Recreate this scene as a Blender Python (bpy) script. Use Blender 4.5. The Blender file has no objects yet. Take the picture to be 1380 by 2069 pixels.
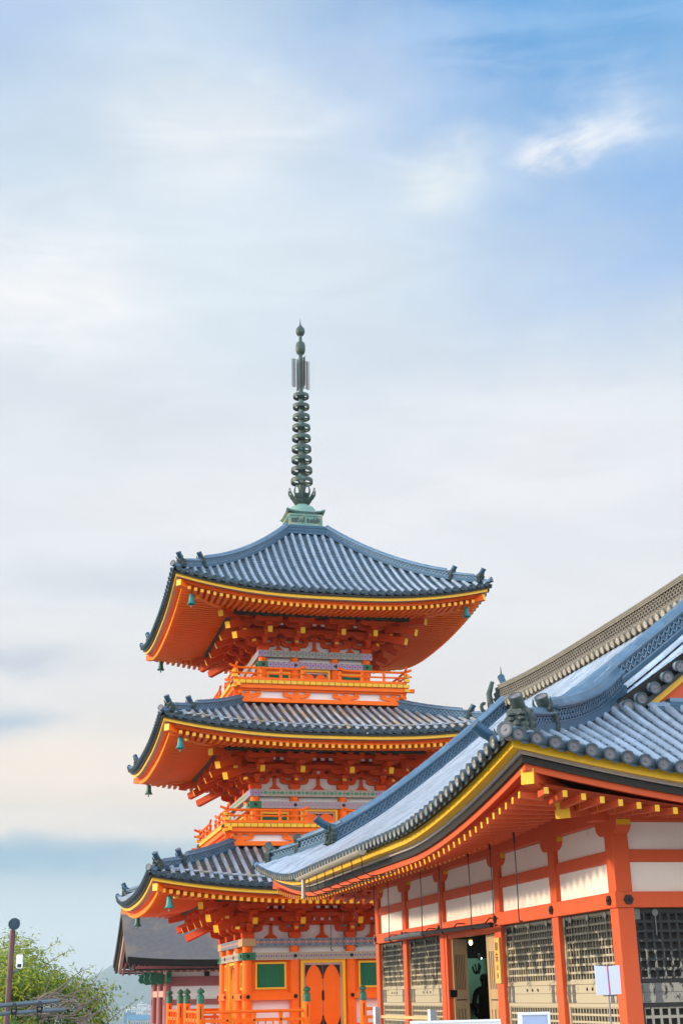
import bpy, math, random
from math import sin, cos, pi, radians, sqrt, hypot, atan2
from mathutils import Vector, Matrix
random.seed(7)
SC = bpy.context.scene
COL = SC.collection

# ------------------------------------------------------------------ camera
TH, PS, RO = radians(20.026), radians(13.773), -0.0209
fw = Vector((sin(PS)*cos(TH), cos(PS)*cos(TH), sin(TH)))
r0 = Vector((cos(PS), -sin(PS), 0)); u0 = r0.cross(fw)
rt = r0*cos(RO) + u0*sin(RO); up = u0*cos(RO) - r0*sin(RO)
cam = bpy.data.cameras.new('camera'); camo = bpy.data.objects.new('camera', cam); COL.objects.link(camo)
camo.matrix_world = Matrix(((rt.x, up.x, -fw.x, 0), (rt.y, up.y, -fw.y, 0), (rt.z, up.z, -fw.z, 0), (0, 0, 0, 1)))
cam.sensor_fit = 'VERTICAL'; cam.sensor_height = 36; cam.lens = 2668.6/2069*36
cam.clip_start = 0.1; cam.clip_end = 20000
SC.camera = camo
SC.view_settings.view_transform = 'Standard'; SC.view_settings.look = 'None'
SC.view_settings.exposure = 0.0; SC.view_settings.gamma = 1.0

# ------------------------------------------------------------------ sky and sun
def lin(r, g, b):
    f = lambda c: (c/255/12.92 if c/255 <= .04045 else ((c/255+.055)/1.055)**2.4)
    return (f(r), f(g), f(b), 1)

class NT:
    """small helper to wire shader nodes"""
    def __init__(s, tree): s.t = tree
    def n(s, typ, **kw):
        nd = s.t.nodes.new(typ)
        for k, v in kw.items(): setattr(nd, k, v)
        return nd
    def l(s, a, b): s.t.links.new(a, b)
    def inp(s, sock, v):
        if hasattr(v, 'bl_idname') or hasattr(v, 'is_linked'): s.l(v, sock)
        else: sock.default_value = v
    def math(s, op, a, b=0.0, c=None, clamp=False):
        nd = s.n('ShaderNodeMath', operation=op); nd.use_clamp = clamp
        s.inp(nd.inputs[0], a); s.inp(nd.inputs[1], b)
        if c is not None: s.inp(nd.inputs[2], c)
        return nd.outputs[0]
    def mix(s, f, a, b, mode='MIX'):
        nd = s.n('ShaderNodeMix', data_type='RGBA', blend_type=mode)
        s.inp(nd.inputs[0], f); s.inp(nd.inputs[6], a); s.inp(nd.inputs[7], b)
        return nd.outputs[2]
    def ramp(s, f, stops, interp='LINEAR'):
        nd = s.n('ShaderNodeValToRGB'); cr = nd.color_ramp; cr.interpolation = interp
        while len(cr.elements) < len(stops): cr.elements.new(.5)
        for e, (p, c) in zip(cr.elements, stops): e.position = p; e.color = c
        s.l(f, nd.inputs[0]); return nd.outputs[0]
    def noise(s, vec, scale, detail=4, rough=.5, dist=0.0):
        nd = s.n('ShaderNodeTexNoise'); nd.inputs['Scale'].default_value = scale
        nd.inputs['Detail'].default_value = detail; nd.inputs['Roughness'].default_value = rough
        nd.inputs['Distortion'].default_value = dist
        if vec is not None: s.l(vec, nd.inputs['Vector'])
        return nd.outputs['Fac']
    def smooth(s, x, a, b):
        nd = s.n('ShaderNodeMapRange', interpolation_type='SMOOTHSTEP'); s.l(x, nd.inputs[0])
        nd.inputs[1].default_value = a; nd.inputs[2].default_value = b
        return nd.outputs[0]

SUN_EL, SUN_AZ = radians(13), radians(-80)      # azimuth from +Y towards +X
W = bpy.data.worlds.new("World"); SC.world = W; W.use_nodes = True
nt = NT(W.node_tree); W.node_tree.nodes.clear()
SKYS = 0.12
geo = nt.n('ShaderNodeTexCoord').outputs['Generated']
sky = nt.n('ShaderNodeTexSky', sky_type='NISHITA'); sky.sun_disc = False
sky.sun_elevation = SUN_EL; sky.sun_rotation = SUN_AZ; sky.air_density = 1.0; sky.dust_density = 1.5; sky.ozone_density = 2.0
sep = nt.n('ShaderNodeSeparateXYZ'); nt.l(geo, sep.inputs[0])
dx, dy, dz = sep.outputs
elev = nt.math('ARCSINE', dz)                                   # 0 horizon .. 0.72 top of view
az = nt.math('SUBTRACT', nt.math('ARCTAN2', dx, dy), PS)        # 0 in view direction
# cloud masses, each a soft patch around a direction of the sky, with edges broken up by noise
cmb = nt.n('ShaderNodeCombineXYZ'); nt.l(az, cmb.inputs[0]); nt.l(elev, cmb.inputs[1])
mp = nt.n('ShaderNodeMapping'); mp.inputs['Rotation'].default_value = (0, 0, -0.5); mp.inputs['Scale'].default_value = (1.0, 1.7, 1); nt.l(cmb.outputs[0], mp.inputs[0])
wn = nt.n('ShaderNodeTexNoise'); wn.inputs['Scale'].default_value = 7; wn.inputs['Detail'].default_value = 6; wn.inputs['Roughness'].default_value = .55; nt.l(mp.outputs[0], wn.inputs['Vector'])
ws = nt.n('ShaderNodeSeparateColor'); nt.l(wn.outputs['Color'], ws.inputs[0])
n2 = nt.noise(mp.outputs[0], 16, 7, .6, .3)
n4 = nt.noise(mp.outputs[0], 5, 5, .55, .2)
waz = nt.math('ADD', az, nt.math('MULTIPLY', nt.math('SUBTRACT', ws.outputs[0], .5), .16))
wel = nt.math('ADD', elev, nt.math('MULTIPLY', nt.math('SUBTRACT', ws.outputs[1], .5), .11))
wlo = nt.math('ADD', elev, nt.math('MULTIPLY', nt.math('SUBTRACT', ws.outputs[1], .5), .05))
def skydir(u, v):
    d = fw + rt*((u-690)/2668.6) - up*((v-1034.5)/2668.6); d.normalize()
    return atan2(d.x, d.y)-PS, math.asin(d.z)
streak = nt.n('ShaderNodeMapping'); streak.inputs['Rotation'].default_value = (0, 0, -0.62); streak.inputs['Scale'].default_value = (.55, 2.6, 1); nt.l(cmb.outputs[0], streak.inputs[0])
n5 = nt.noise(streak.outputs[0], 8, 9, .58, .9)
fine = nt.smooth(n5, .36, .64)
def patch(base, u, v, su, sv, col, k, low=False, wisp=False):
    a0, e0 = skydir(u, v); ca = cos(e0)
    x = nt.math('MULTIPLY', nt.math('SUBTRACT', waz, a0), ca*2668.6/su*.95); y = nt.math('MULTIPLY', nt.math('SUBTRACT', wlo if low else wel, e0), 2668.6/sv*.95)
    d = nt.math('ADD', nt.math('MULTIPLY', x, x), nt.math('MULTIPLY', y, y))
    g = nt.math('EXPONENT', nt.math('MULTIPLY', d, -0.75))
    f = nt.math('MULTIPLY', nt.math('MULTIPLY', g, k), (nt.math('ADD', .10, nt.math('MULTIPLY', fine, 1.0)) if wisp else nt.math('ADD', .50, nt.math('ADD', nt.math('MULTIPLY', n2, .75), nt.math('MULTIPLY', fine, .25)))), clamp=True)
    return nt.mix(f, base, lin(*col))
ek = nt.math('DIVIDE', elev, 0.75)
base = nt.ramp(ek, [(p/.75, lin(*c)) for p, c in [(0.0, (236, 236, 232)), (.02, (232, 234, 232)), (.05, (214, 225, 229)), (.077, (200, 215, 222)), (.112, (228, 224, 222)), (.141, (246, 232, 217)),
    (.213, (236, 233, 231)), (.288, (235, 236, 239)), (.40, (228, 233, 239)), (.511, (212, 227, 239)), (.618, (203, 221, 237)), (.719, (190, 212, 234)), (.75, (186, 210, 233))]])
for p in [(1130, 220, 330, 190, (160, 196, 236), .95), (960, 10, 210, 190, (72, 148, 216), 1.0), (1290, 30, 260, 150, (100, 166, 224), 1.0), (1390, 430, 280, 130, (134, 180, 232), 1.0), (30, 60, 130, 80, (170, 198, 236), .6),
          (720, 220, 140, 150, (186, 208, 238), .6), (1230, 570, 260, 110, (190, 210, 238), .6), (120, 250, 150, 110, (196, 214, 232), .5), (250, 830, 300, 60, (214, 221, 230), .5), (900, 700, 350, 60, (214, 224, 236), .5)]: base = patch(base, *p)
for p in [(450, 260, 180, 120, (236, 241, 245), .9), (60, 600, 220, 130, (248, 248, 249), 1.0), (890, 375, 120, 60, (236, 242, 244), .7), (620, 520, 300, 110, (234, 240, 244), .5), (1050, 930, 320, 110, (244, 243, 245), .6), (420, 1010, 260, 70, (244, 242, 243), .6)]: base = patch(base, *p)
for p in [(1150, 310, 60, 26, (228, 234, 245), 1.0), (1215, 284, 80, 34, (236, 240, 247), 1.0), (1295, 245, 60, 42, (226, 234, 246), 1.0), (1270, 185, 80, 40, (200, 218, 241), .9), (1050, 175, 130, 40, (188, 210, 238), .8), (1180, 60, 260, 60, (160, 198, 234), .6), (880, 130, 90, 80, (170, 200, 236), .6)]: base = patch(base, *p, wisp=True)
for p in [(60, 1728, 420, 36, (150, 186, 207), 1.0), (360, 1745, 170, 18, (170, 197, 212), .7), (0, 1447, 70, 26, (182, 199, 214), .9), (20, 1322, 120, 18, (200, 208, 219), .8), (230, 1190, 170, 34, (208, 217, 227), .7), (110, 1560, 330, 50, (250, 235, 218), .75), (120, 1668, 260, 18, (250, 236, 222), .7)]: base = patch(base, *p, low=True)
# soft mottling
mott = nt.math('ADD', .965, nt.math('ADD', nt.math('MULTIPLY', fine, .045), nt.math('MULTIPLY', n4, .10)))
mc = nt.n('ShaderNodeCombineColor'); [nt.l(mott, mc.inputs[i]) for i in range(3)]
base = nt.mix(1.0, base, mc.outputs[0], 'MULTIPLY')
# sky out of view made brighter, an added fill light for the front faces
vd = nt.n('ShaderNodeVectorMath', operation='DOT_PRODUCT'); nt.l(geo, vd.inputs[0]); vd.inputs[1].default_value = (0.224, 0.913, 0.342)
back = nt.smooth(nt.math('MULTIPLY', vd.outputs['Value'], -1.0), -0.82, -0.05)
bk = nt.math('ADD', 1.0, nt.math('MULTIPLY', back, 1.9))
bc = nt.n('ShaderNodeCombineColor'); [nt.l(bk, bc.inputs[i]) for i in range(3)]
base = nt.mix(1.0, base, bc.outputs[0], 'MULTIPLY')
sc_ = nt.n('ShaderNodeVectorMath', operation='SCALE'); nt.l(base, sc_.inputs[0]); sc_.inputs['Scale'].default_value = 1.0/SKYS
full = nt.mix(0.96, sky.outputs[0], sc_.outputs[0])
bg = nt.n('ShaderNodeBackground'); nt.l(full, bg.inputs[0]); bg.inputs[1].default_value = SKYS
nt.l(bg.outputs[0], nt.n('ShaderNodeOutputWorld').inputs[0])

sl = bpy.data.lights.new('sun', 'SUN'); sl.energy = 4.6; sl.angle = radians(4); sl.color = (1.0, .80, .56)
so = bpy.data.objects.new('sun', sl); COL.objects.link(so)
sdir = Vector((sin(SUN_AZ)*cos(SUN_EL), cos(SUN_AZ)*cos(SUN_EL), sin(SUN_EL)))
so.rotation_euler = sdir.to_track_quat('Z', 'Y').to_euler(); so.location = (-30, 20, 30)

# ------------------------------------------------------------------ materials
def pmat(name, col, rough=.5, metal=0.0, var=.18, scale=2.5, bump=0.0, bscale=30, island=0.0, spec=.5, col2=None, c2=(.55, .68), c2scale=3.0, stretch=(1, 1, 1)):
    m = bpy.data.materials.new(name); m.use_nodes = True; t = NT(m.node_tree)
    b = m.node_tree.nodes['Principled BSDF']
    tc = t.n('ShaderNodeTexCoord').outputs['Object']
    mpn = t.n('ShaderNodeMapping'); mpn.inputs['Scale'].default_value = stretch; t.l(tc, mpn.inputs[0]); v = mpn.outputs[0]
    n = t.noise(v, scale, 6, .6)
    k = t.math('ADD', 1-var, t.math('MULTIPLY', n, 2*var))
    if island:
        g = t.n('ShaderNodeNewGeometry').outputs['Random Per Island']
        k = t.math('MULTIPLY', k, t.math('ADD', 1-island, t.math('MULTIPLY', g, 2*island)))
    c = tuple(col)+(1,)
    cc = t.n('ShaderNodeCombineColor'); [t.l(k, cc.inputs[i]) for i in range(3)]
    base = c
    if col2:
        nn = t.noise(v, c2scale, 6, .65)
        base = t.mix(t.smooth(nn, *c2), c, tuple(col2)+(1,))
    out = t.mix(1.0, base, cc.outputs[0], 'MULTIPLY')
    t.l(out, b.inputs['Base Color'])
    b.inputs['Roughness'].default_value = rough; b.inputs['Metallic'].default_value = metal
    b.inputs['Specular IOR Level'].default_value = spec
    if bump:
        bn = t.n('ShaderNodeBump'); bn.inputs['Strength'].default_value = bump; bn.inputs['Distance'].default_value = .02
        t.l(t.noise(v, bscale, 5, .6), bn.inputs['Height']); t.l(bn.outputs[0], b.inputs['Normal'])
    return m

M = {}
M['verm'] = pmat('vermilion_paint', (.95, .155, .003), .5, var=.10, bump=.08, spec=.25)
M['vermdeep'] = pmat('vermilion_eave_shade', (.62, .066, .003), .6, var=.14, spec=.2)  # darker than the main vermilion: shade under the eaves put into the colour
M['yel'] = pmat('yellow_ochre_paint', (.86, .47, .012), .5, var=.10)
M['plaster'] = pmat('white_plaster', (.80, .76, .74), .9, var=.05, bump=.1)
M['tile'] = pmat('smoked_roof_tile', (.40, .455, .54), .26, metal=.35, var=.22, scale=5, island=.14, spec=.6, col2=(.27, .32, .38), c2=(.48, .72), c2scale=2.2)
M['tileold'] = pmat('weathered_roof_tile', (.36, .41, .49), .42, metal=.2, var=.25, scale=4, island=.22, col2=(.40, .33, .24), c2=(.47, .62), c2scale=1.5)
M['pan'] = pmat('pan_tile', (.035, .065, .095), .5, metal=.1, var=.3, scale=6, island=.3)
M['panold'] = pmat('weathered_pan_tile', (.055, .062, .066), .6, var=.35, scale=6, island=.35)
M['disc'] = pmat('tile_end', (.045, .075, .10), .5, metal=.15, var=.25, scale=8, island=.2)
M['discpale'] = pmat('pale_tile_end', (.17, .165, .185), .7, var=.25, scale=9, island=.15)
M['discsun'] = pmat('sun_tinted_tile_end', (.36, .33, .27), .7, var=.25, scale=9, island=.2)  # warm lighter copy of the tile end, sunlight painted into its colour
M['ridge'] = pmat('ridge_tile', (.022, .075, .135), .38, metal=.3, var=.25, scale=5)
M['ridgecap'] = pmat('ridge_cap_tile', (.10, .175, .265), .36, metal=.35, var=.2, scale=5, island=.15, col2=(.15, .20, .25), c2=(.5, .7), c2scale=5)
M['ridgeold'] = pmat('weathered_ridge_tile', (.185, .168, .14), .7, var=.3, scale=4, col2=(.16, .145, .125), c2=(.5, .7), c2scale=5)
M['ridgedk'] = pmat('shaded_ridge_openwork_tile', (.085, .08, .068), .8, var=.3, scale=6)  # darker copy of the weathered ridge tile, recess shade put into the colour
M['oni'] = pmat('ogre_tile_clay', (.035, .055, .055), .6, var=.35, scale=9, bump=.4, bscale=20, col2=(.12, .13, .115), c2=(.55, .7), c2scale=9)
M['dark'] = pmat('black_eave_board', (.010, .011, .011), .6, var=.3)
M['pinkish'] = pmat('pale_eave_board', (.52, .40, .37), .7, var=.12)
M['green'] = pmat('green_window_paint', (.010, .17, .075), .5, var=.15)
M['darkgreen'] = pmat('dark_green_purlin', (.008, .055, .035), .5, var=.3, col2=(.03, .03, .03), c2=(.5, .6))
M['iron'] = pmat('black_iron_fitting', (.012, .012, .014), .45, metal=.4, var=.3)
M['bronze'] = pmat('green_bronze', (.05, .075, .066), .55, metal=.35, var=.4, scale=6, col2=(.13, .27, .24), c2=(.54, .70), c2scale=4)
M['bronzelt'] = pmat('pale_verdigris', (.17, .30, .26), .65, metal=.15, var=.2, scale=5, col2=(.42, .38, .24), c2=(.5, .66), c2scale=3)
M['teal'] = pmat('verdigris_bell', (.025, .24, .24), .5, metal=.2, var=.25, scale=6)
M['tealdk'] = pmat('dark_verdigris_bell', (.05, .17, .14), .5, metal=.2, var=.25, scale=6)
M['giboshi'] = pmat('green_post_cap', (.035, .15, .10), .45, metal=.3, var=.3, scale=6)
M['hverm'] = pmat('faded_vermilion_paint', (.64, .098, .028), .6, var=.16, scale=1.6, bump=.2, bscale=18, stretch=(1, 1, .35), spec=.3, col2=(.50, .10, .045), c2=(.56, .74), c2scale=4)
M['hyel'] = pmat('chrome_yellow_paint', (.78, .44, .010), .5, var=.12, col2=(.72, .55, .30), c2=(.62, .70), c2scale=2.2)
M['hplaster'] = pmat('cream_plaster', (.84, .79, .72), .92, var=.06, scale=1.2, bump=.12, bscale=25, col2=(.70, .63, .55), c2=(.58, .80), c2scale=1.6)
M['hpinkish'] = pmat('greyed_eave_board', (.42, .37, .36), .75, var=.15)
M['copper'] = pmat('grey_copper_gutter', (.36, .32, .25), .5, metal=.4, var=.25)
M['wood'] = pmat('bare_door_wood', (.42, .28, .14), .65, var=.3, scale=4, stretch=(1, 1, .15))
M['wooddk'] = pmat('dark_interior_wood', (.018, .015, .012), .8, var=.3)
M['sign'] = pmat('yellow_wood_plaque', (.72, .40, .085), .6, var=.18, scale=3, stretch=(1, 1, .2))
M['ink'] = pmat('black_ink', (.015, .012, .01), .7)
M['inkbrown'] = pmat('faded_brown_ink', (.16, .08, .03), .7)
M['white'] = pmat('white_panel', (.80, .81, .84), .4, var=.03)
M['greypost'] = pmat('grey_steel_post', (.20, .20, .22), .4, metal=.5)
M['paper'] = pmat('white_paper', (.60, .63, .78), .6, var=.03)
M['redspine'] = pmat('red_binding', (.45, .06, .10), .6)
M['bluepanel'] = pmat('pale_blue_board', (.36, .44, .64), .4, var=.04)
M['maroon'] = pmat('maroon_pole_paint', (.095, .038, .048), .45, var=.2, scale=4)
M['navy'] = pmat('blue_grey_lamp_shell', (.045, .085, .13), .4, metal=.3, var=.25)
M['galv'] = pmat('galvanised_pipe', (.10, .13, .16), .6, metal=.3, var=.25, scale=6)
M['bark'] = pmat('tree_bark', (.13, .10, .075), .85, var=.35, scale=9, bump=.5)
M['twig'] = pmat('bare_grey_twig', (.22, .165, .13), .85, var=.35, scale=6)
M['thatch'] = pmat('cypress_bark_thatch', (.135, .122, .122), .95, var=.34, scale=5, bump=1.0, bscale=22, col2=(.22, .17, .135), c2=(.45, .68), c2scale=.7)
M['thatchedge'] = pmat('thatch_edge', (.014, .013, .012), .85, var=.3)
M['thatchrim'] = pmat('thatch_verge_layer', (.075, .065, .058), .9, var=.3)
M['oldred'] = pmat('faded_red_paint', (.36, .105, .105), .65, var=.15)
M['oldpink'] = pmat('faded_pink_board', (.50, .30, .26), .75, var=.15)
M['rafterend'] = pmat('tan_rafter_end', (.55, .36, .16), .6, var=.15)
M['patina'] = pmat('green_painted_bracket', (.02, .13, .075), .5, var=.25)
M['skin'] = pmat('skin', (.45, .27, .19), .5, var=.05)
M['coat'] = pmat('dark_coat', (.012, .013, .015), .8, var=.2)
M['hair'] = pmat('black_hair', (.008, .007, .007), .5, var=.2)
M['poster'] = pmat('pale_green_poster', (.34, .66, .50), .6, var=.12, scale=3)
M['postergreen'] = pmat('green_poster_picture', (.03, .26, .12), .6, var=.2, col2=(.20, .13, .07), c2=(.48, .6), c2scale=4)
M['ground'] = pmat('pale_gravel', (.30, .275, .245), .95, var=.15, scale=.6, bump=.5, bscale=12)
M['valley'] = pmat('wooded_valley', (.07, .09, .06), .95, var=.4, scale=.01)
M['hill'] = pmat('wooded_hill', (.045, .07, .05), .95, var=.4, scale=.008, bump=.3, bscale=.05)
M['cwhite'] = pmat('pale_city_wall', (.62, .62, .62), .8, var=.08, scale=.2)
M['cgrey'] = pmat('grey_city_wall', (.36, .37, .39), .8, var=.1, scale=.2)
M['cblue'] = pmat('blue_metal_roof', (.035, .16, .27), .5, var=.15, scale=.2)
M['cwin'] = pmat('city_window', (.05, .07, .09), .2)
M['stone'] = pmat('granite', (.33, .31, .29), .85, var=.2, scale=3, bump=.3)

def leaf_mat(name, cols, trans=.35):
    m = bpy.data.materials.new(name); m.use_nodes = True; t = NT(m.node_tree)
    b = m.node_tree.nodes['Principled BSDF']
    g = t.n('ShaderNodeNewGeometry').outputs['Random Per Island']
    c = t.ramp(g, [(i/(len(cols)-1), tuple(x)+(1,)) for i, x in enumerate(cols)])
    t.l(c, b.inputs['Base Color']); b.inputs['Roughness'].default_value = .55
    tr = t.n('ShaderNodeBsdfTranslucent'); t.l(c, tr.inputs[0])
    mx = t.n('ShaderNodeMixShader'); mx.inputs[0].default_value = trans
    t.l(b.outputs[0], mx.inputs[1]); t.l(tr.outputs[0], mx.inputs[2])
    t.l(mx.outputs[0], m.node_tree.nodes['Material Output'].inputs[0]); return m
M['leafy'] = leaf_mat('yellow_green_leaf', [(.28, .36, .02), (.44, .47, .02), (.34, .43, .03), (.54, .47, .02), (.20, .32, .03)], .45)
M['leafd'] = leaf_mat('deep_green_leaf', [(.07, .14, .03), (.11, .20, .03), (.16, .24, .03), (.08, .18, .06)], .3)

def pattern_mat(name, ground, ring, petal, core, alt, freq=1.0):
    """painted beam: a repeated round flower between leaf lozenges, driven by UV (u along in metres/height, v across)"""
    m = bpy.data.materials.new(name); m.use_nodes = True; t = NT(m.node_tree); b = m.node_tree.nodes['Principled BSDF']
    uv = t.n('ShaderNodeTexCoord').outputs['UV']; sp = t.n('ShaderNodeSeparateXYZ'); t.l(uv, sp.inputs[0])
    x = t.math('SUBTRACT', t.math('FRACT', t.math('MULTIPLY', sp.outputs[0], freq)), .5)
    y = t.math('SUBTRACT', sp.outputs[1], .5)
    ax = t.math('ABSOLUTE', x); ay = t.math('ABSOLUTE', y)
    rad = t.math('SQRT', t.math('ADD', t.math('MULTIPLY', x, x), t.math('MULTIPLY', y, y)))
    wob = t.math('ADD', rad, t.math('MULTIPLY', t.math('SINE', t.math('MULTIPLY', t.math('ARCTAN2', y, x), 8.0)), .03))
    g4 = lambda c: tuple(c)+(1,)
    c = t.ramp(wob, [(0, g4(core)), (.12, g4(petal)), (.24, g4(ring)), (.30, g4(alt)), (.40, g4(ring)), (.45, g4(ground))], 'CONSTANT')
    loz = t.math('ADD', t.math('SUBTRACT', .5, ax), ay)
    c = t.mix(t.math('LESS_THAN', loz, .20), c, g4(petal)); c = t.mix(t.math('LESS_THAN', loz, .10), c, g4(core))
    edge = t.math('GREATER_THAN', ay, .44); c = t.mix(edge, c, g4(ring))
    n = t.noise(t.n('ShaderNodeTexCoord').outputs['Object'], 14, 4)
    k = t.math('ADD', .75, t.math('MULTIPLY', n, .5)); cc = t.n('ShaderNodeCombineColor'); [t.l(k, cc.inputs[i]) for i in range(3)]
    t.l(t.mix(1.0, c, cc.outputs[0], 'MULTIPLY'), b.inputs['Base Color']); b.inputs['Roughness'].default_value = .55
    return m
M['pat_a'] = pattern_mat('green_white_flower_band', (.10, .25, .22), (.52, .50, .40), (.06, .30, .20), (.45, .12, .20), (.30, .22, .42))
M['pat_b'] = pattern_mat('violet_flower_band', (.22, .14, .42), (.55, .52, .48), (.40, .22, .50), (.10, .08, .35), (.24, .30, .42), 1.2)
M['pat_c'] = pattern_mat('blue_red_flower_band', (.05, .13, .32), (.30, .33, .36), (.42, .08, .05), (.60, .52, .45), (.06, .22, .24))
M['pat_d'] = pattern_mat('ochre_lattice_band', (.36, .28, .20), (.50, .46, .38), (.30, .22, .26), (.12, .10, .35), (.30, .34, .20), 1.4)
M['pat_e'] = pattern_mat('grey_green_flower_band', (.36, .34, .30), (.50, .47, .42), (.02, .26, .13), (.05, .34, .18), (.42, .38, .34), .8)
M['pat_f'] = pattern_mat('grey_violet_scroll_band', (.30, .29, .38), (.44, .42, .45), (.36, .30, .42), (.50, .16, .22), (.33, .35, .40), 1.6)

def lattice_mat(name, a, b_, lo, hi, sc=5):
    m = bpy.data.materials.new(name); m.use_nodes = True; t = NT(m.node_tree); b = m.node_tree.nodes['Principled BSDF']
    tc = t.n('ShaderNodeTexCoord').outputs['Object']; sp = t.n('ShaderNodeSeparateXYZ'); t.l(tc, sp.inputs[0])
    mpn = t.n('ShaderNodeMapping'); mpn.inputs['Scale'].default_value = (1, 1, .5); t.l(tc, mpn.inputs[0])
    n = t.noise(mpn.outputs[0], sc, 7, .7)
    # noise mixes a dark tone with a pale one, darker towards the top
    f = t.math('SUBTRACT', n, t.math('MULTIPLY', t.math('SUBTRACT', sp.outputs[2], lo), .30))
    c = t.mix(t.smooth(f, hi-.05, hi+.05), tuple(a)+(1,), tuple(b_)+(1,))
    t.l(c, b.inputs['Base Color']); b.inputs['Roughness'].default_value = .6
    return m
# ------------------------------------------------------------------ mesh builder
class MB:
    def __init__(s): s.v = []; s.f = []; s.m = []; s.mats = []; s.uv = {}
    def mi(s, name):
        if name not in s.mats: s.mats.append(name)
        return s.mats.index(name)
    def add(s, vs, fs, mat, uvs=None):
        o = len(s.v); s.v.extend(vs)
        if isinstance(mat, str): mat = [mat]*len(fs)
        for i, f in enumerate(fs):
            if uvs and uvs[i]: s.uv[len(s.f)] = uvs[i]
            s.f.append(tuple(o+j for j in f)); s.m.append(s.mi(mat[i]))
    def hexa(s, c, mat, mats=None):
        """c: 8 corners, bottom 0-3 then top 4-7"""
        fs = [(0, 1, 2, 3), (7, 6, 5, 4), (0, 4, 5, 1), (1, 5, 6, 2), (2, 6, 7, 3), (3, 7, 4, 0)]
        s.add(c, fs, mats or mat)
    def box(s, x0, x1, y0, y1, z0, z1, mat, T=None):
        c = [(x0, y0, z0), (x1, y0, z0), (x1, y1, z0), (x0, y1, z0), (x0, y0, z1), (x1, y0, z1), (x1, y1, z1), (x0, y1, z1)]
        if T: c = [T(*p) for p in c]
        s.hexa(c, mat)
    def beam(s, p, q, w, h, mat, endmat=None, side=None):
        p = Vector(p); q = Vector(q); d = (q-p).normalized()
        sd = Vector(side) if side else d.cross(Vector((0, 0, 1)))
        if sd.length < 1e-5: sd = Vector((1, 0, 0))
        sd = sd.normalized(); u = sd.cross(d).normalized()
        a, b = sd*w/2, u*h/2
        c = [p-a-b, p+a-b, q+a-b, q-a-b, p-a+b, p+a+b, q+a+b, q-a+b]
        ms = [mat]*6
        if endmat: ms[4] = endmat
        s.hexa([tuple(x) for x in c], mat, ms)
    def tube(s, path, r, n, mat, capmat=None, cap=True, phase=0.0):
        P = [Vector(p) for p in path]; R = r if isinstance(r, (list, tuple)) else [r]*len(P)
        vs = []; ref = None
        for i, p in enumerate(P):
            d = (P[min(i+1, len(P)-1)]-P[max(i-1, 0)])
            if d.length < 1e-9: d = Vector((0, 0, 1))
            d.normalize()
            if ref is None: ref = Vector((0, 0, 1)) if abs(d.z) < .9 else Vector((1, 0, 0))
            a = d.cross(ref)
            if a.length < 1e-4: a = d.cross(Vector((0.3, 1, 0.2)))
            a.normalize(); b = a.cross(d).normalized(); ref = b
            for k in range(n):
                t = 2*pi*k/n+phase; vs.append(tuple(p+a*cos(t)*R[i]+b*sin(t)*R[i]))
        fs = []
        for i in range(len(P)-1):
            for k in range(n): fs.append((i*n+k, i*n+(k+1) % n, (i+1)*n+(k+1) % n, (i+1)*n+k))
        ms = [mat]*len(fs)
        if cap:
            fs += [tuple(range(n)), tuple(range((len(P)-1)*n, len(P)*n))]; ms += [mat, capmat or mat]
        s.add(vs, fs, ms)
    def lathe(s, prof, c, n, mat, cap=True):
        vs = []; c = Vector(c)
        for r, z in prof:
            for k in range(n): vs.append((c.x+r*cos(2*pi*k/n), c.y+r*sin(2*pi*k/n), c.z+z))
        fs = []
        for i in range(len(prof)-1):
            for k in range(n): fs.append((i*n+k, i*n+(k+1) % n, (i+1)*n+(k+1) % n, (i+1)*n+k))
        if cap: fs += [tuple(range(n)), tuple(range((len(prof)-1)*n, len(prof)*n))]
        s.add(vs, fs, mat)
    def disc(s, c, d, r, th, n, mat, rim=True, face=None):
        """round end disc with a raised rim, facing d"""
        c = Vector(c); d = Vector(d).normalized(); a = d.cross(Vector((0, 0, 1)))
        if a.length < 1e-4: a = Vector((1, 0, 0))
        a.normalize(); b = a.cross(d)
        prof = [(r, 0), (r, th), (r*.74, th), (r*.66, th*.62), (r*.22, th*.62), (r*.12, th*.95)] if rim else [(r, 0), (r, th)]
        vs = []
        for rr, h in prof:
            for k in range(n): t = 2*pi*k/n; vs.append(tuple(c+d*h+a*cos(t)*rr+b*sin(t)*rr))
        fs = []; ms = []
        for i in range(len(prof)-1):
            for k in range(n):
                fs.append((i*n+k, i*n+(k+1) % n, (i+1)*n+(k+1) % n, (i+1)*n+k)); ms.append(mat if i < 2 or not face else face)
        fs.append(tuple(range((len(prof)-1)*n, len(prof)*n))); ms.append(face or mat)
        s.add(vs, fs, ms)
    def prism(s, poly, F, t0, t1, mat, edge=None):
        """poly: 2D outline, F(x, z, t) -> point"""
        n = len(poly); vs = [F(x, z, t0) for x, z in poly]+[F(x, z, t1) for x, z in poly]
        fs = [tuple(range(n)), tuple(range(2*n-1, n-1, -1))]+[(i, (i+1) % n, n+(i+1) % n, n+i) for i in range(n)]
        s.add(vs, fs, [mat, mat]+[edge or mat]*n)
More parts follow.
